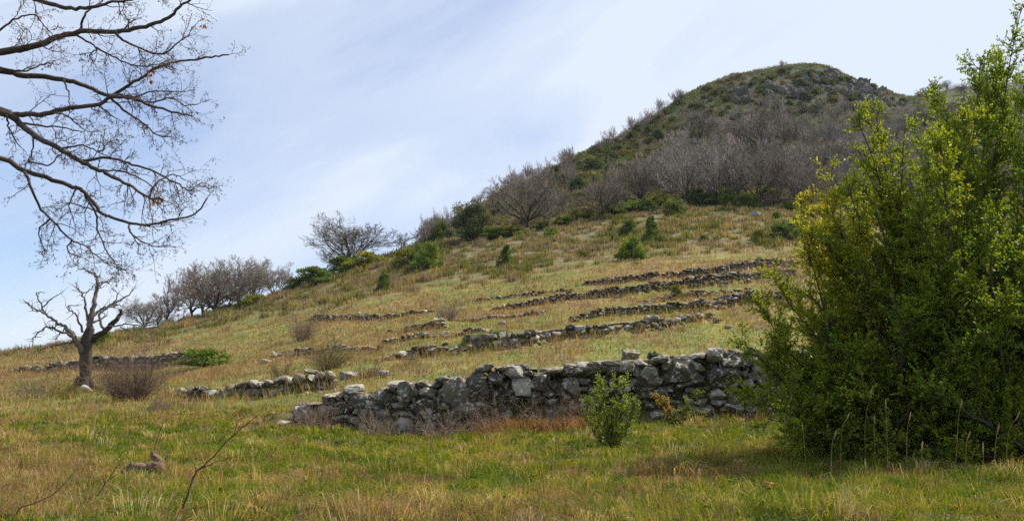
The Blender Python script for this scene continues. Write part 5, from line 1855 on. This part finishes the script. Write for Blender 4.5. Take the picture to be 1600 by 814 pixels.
# ------------------------------------------------------------------ foreground twigs, dead wood, seed stalks
def foreground():
    g = random.Random(61)

    def twigthing(name, label, polys, Y, col, r0=.008, cat='sapling', drift=0.0):
        base = P(polys[0][0][0], polys[0][0][1], Y)
        base[2] = TZ(base[0], Y)
        root = empty(name, base, label, cat)
        inv = Matrix.Translation(Vector(base)).inverted()
        for i, poly in enumerate(polys):
            pts = [P(a, b, Y + drift * j + (0 if i == 0 else .02)) for j, (a, b) in enumerate(poly)]
            if i == 0:
                pts[0] = base - np.array([0, 0, .03])
            r = r0 if i == 0 else r0 * .5
            rad = np.linspace(r, r * .3, len(pts))
            pp, rr = smooth_poly(pts, rad, 4)
            pp = pp + np.array([[g.gauss(0, .003), g.gauss(0, .003), g.gauss(0, .003)] for _ in pp])
            mb = MB(); tube(mb, pp, rr, 6, col, .06, i)
            o = link('stem' if i == 0 else 'twig', mb.mesh('stem' if i == 0 else 'twig', M_BARK), root); o.matrix_parent_inverse = inv
    twigthing('bare_sapling', 'dark bare sapling leaning right in the nearest grass, the tallest of the meadow twigs',
              [[(276, 822), (285, 795), (296, 765), (305, 738), (315, 730), (335, 712), (360, 685), (385, 662), (408, 645)],
               [(307, 736), (300, 718), (293, 700), (280, 678)], [(310, 734), (335, 723), (362, 714), (388, 706)], [(286, 797), (300, 795), (322, 790)], [(290, 780), (283, 772), (279, 768)], [(360, 685), (368, 672), (370, 664)]],
              5.7, (.075, .045, .03), .0075)
    twigthing('bare_sapling', 'thin bare twig leaning right, left of the tallest one', [[(140, 790), (165, 755), (185, 725), (205, 700)], [(170, 748), (190, 738)], [(185, 725), (180, 710)]], 6.6, (.09, .05, .035), .005)
    twigthing('bare_sapling', 'short dark twig standing in the meadow under the broken left wall', [[(238, 690), (252, 668), (271, 647)], [(250, 671), (262, 668)], [(258, 661), (256, 650)]], 10.2, (.10, .06, .045), .006)
    twigthing('bare_sapling', 'low bent twig in the bottom left corner of the meadow', [[(12, 812), (30, 795), (55, 785), (90, 765), (120, 730)], [(55, 785), (62, 770), (75, 762)]], 5.6, (.09, .055, .04), .0055)
    twigthing('grass_stalk', 'single tall pale stem rising from the meadow near the dead tree', [[(146, 668), (152, 640), (160, 612)]], 13.5, (.36, .32, .22), .006, 'stem')
    # bleached dead wood
    c = gp(225, 738, 7, 12); Y = c[1]
    root = empty('dead_wood', c, 'weathered piece of dead wood with an upturned end lying in the meadow', 'dead wood')
    inv = Matrix.Translation(Vector(c)).inverted()
    for nm, pts, rad in (('log', [(186, 738), (200, 733), (214, 731), (228, 733), (241, 730), (254, 729)], [.012, .035, .055, .045, .06, .035]), ('snag', [(247, 733), (246, 722), (241, 712), (238, 706)], [.055, .04, .028, .012]),
                         ('snag', [(209, 733), (207, 727), (205, 719)], [.028, .018, .006])):
        pp, rr = smooth_poly([P(a, b, Y + (0 if nm == 'log' else -.03)) for a, b in pts], rad, 5)
        pp = pp + np.array([[g.gauss(0, .006), g.gauss(0, .006), g.gauss(0, .006)] for _ in pp])
        mb = MB(); tube(mb, pp, rr, 12, (.135, .09, .062), .25, len(pts))
        o = link(nm, mb.mesh(nm, M_BARK), root); o.matrix_parent_inverse = inv
    # seed stalks before the big bush
    grp = 'dry seed stalks in the grass before the big bush'
    lab = 'thin dry grass stalk with a pale seed head before the big bush'
    stalks = [(1097, 790, 1090, 748, 1082, 737, 6.2), (1113, 690, 1118, 655, 1115, 642, 9), (1228, 700, 1227, 670, 1226, 655, 8.5), (1260, 720, 1256, 685, 1254, 667, 8), (1296, 720, 1300, 695, 1305, 678, 7.8), (1366, 700, 1366, 675, 1366, 655, 8.2),
              (1385, 700, 1385, 660, 1384, 630, 8), (1440, 720, 1440, 705, 1441, 696, 7.4), (1505, 715, 1510, 692, 1514, 680, 7.4), (1350, 690, 1352, 660, 1362, 610, 8.6), (1490, 710, 1497, 660, 1502, 630, 8), (1232, 670, 1232, 640, 1236, 622, 9),
              (1465, 745, 1468, 730, 1466, 746, 6.9), (1535, 800, 1537, 750, 1536, 700, 6), (1352, 745, 1353, 735, 1352, 725, 6.8), (1570, 720, 1575, 680, 1590, 650, 7.5), (1548, 715, 1556, 690, 1560, 668, 7.5), (1030, 690, 1035, 665, 1040, 650, 10),
              (785, 745, 790, 715, 794, 690, 8), (880, 700, 885, 680, 892, 668, 10.5), (1415, 715, 1417, 680, 1422, 650, 7.8), (1310, 700, 1315, 675, 1325, 650, 8.2)]
    for (bx, by, mx_, my, tx, ty, Y) in stalks:
        b = P(bx, by, Y); b[2] = TZ(b[0], Y) - .01
        m = P(mx_, my, Y + .01); t = P(tx, ty, Y + .02)
        root = empty('seed_stalk', b, lab, 'grass stalk', grp)
        inv = Matrix.Translation(Vector(b)).inverted()
        pp, rr = smooth_poly([b, m, t], [.0022, .0018, .0013], 5)
        mb = MB(); tube(mb, pp, rr, 5, (.32, .25, .13))
        o = link('stalk', mb.mesh('stalk', M_GRASS), root); o.matrix_parent_inverse = inv
        d = (t - m); d /= np.linalg.norm(d) + 1e-9
        L = .085
        hp_ = [t - d * L * .5, t - d * L * .25, t, t + d * L * .3, t + d * L * .5]
        pp, rr = smooth_poly(hp_, [.0025, .005, .006, .004, .001], 3)
        mb = MB(); tube(mb, pp, rr, 7, (.38, .29, .16), .2, 3)
        o = link('seed_head', mb.mesh('seed_head', M_GRASS), root); o.matrix_parent_inverse = inv
    # fallen russet leaf
    for px, row, lab in ((1152, 735, 'pinkish withered leaf lying in the shaded grass'), (1205, 775, 'brown withered leaf in the grass near the bottom edge')):
        c = gp(px, row, 5, 10)
        gn = np.random.default_rng(px)
        mb = MB(); n = 6
        leaves(mb, gn.normal(0, .012, (n, 3)) + np.array([0, 0, .09]), rand_unit(n, gn) + np.array([0, 0, 1.]), rand_unit(n, gn) * np.array([1, 1, .4]), gn.uniform(.05, .08, n), gn.uniform(.03, .045, n), np.array([[.38, .19, .13]]) * gn.uniform(.7, 1.2, (n, 1)))
        tag(link('withered_leaf', mb.mesh('withered_leaf', M_DRYLEAF), None, c), lab, 'leaf')


foreground()
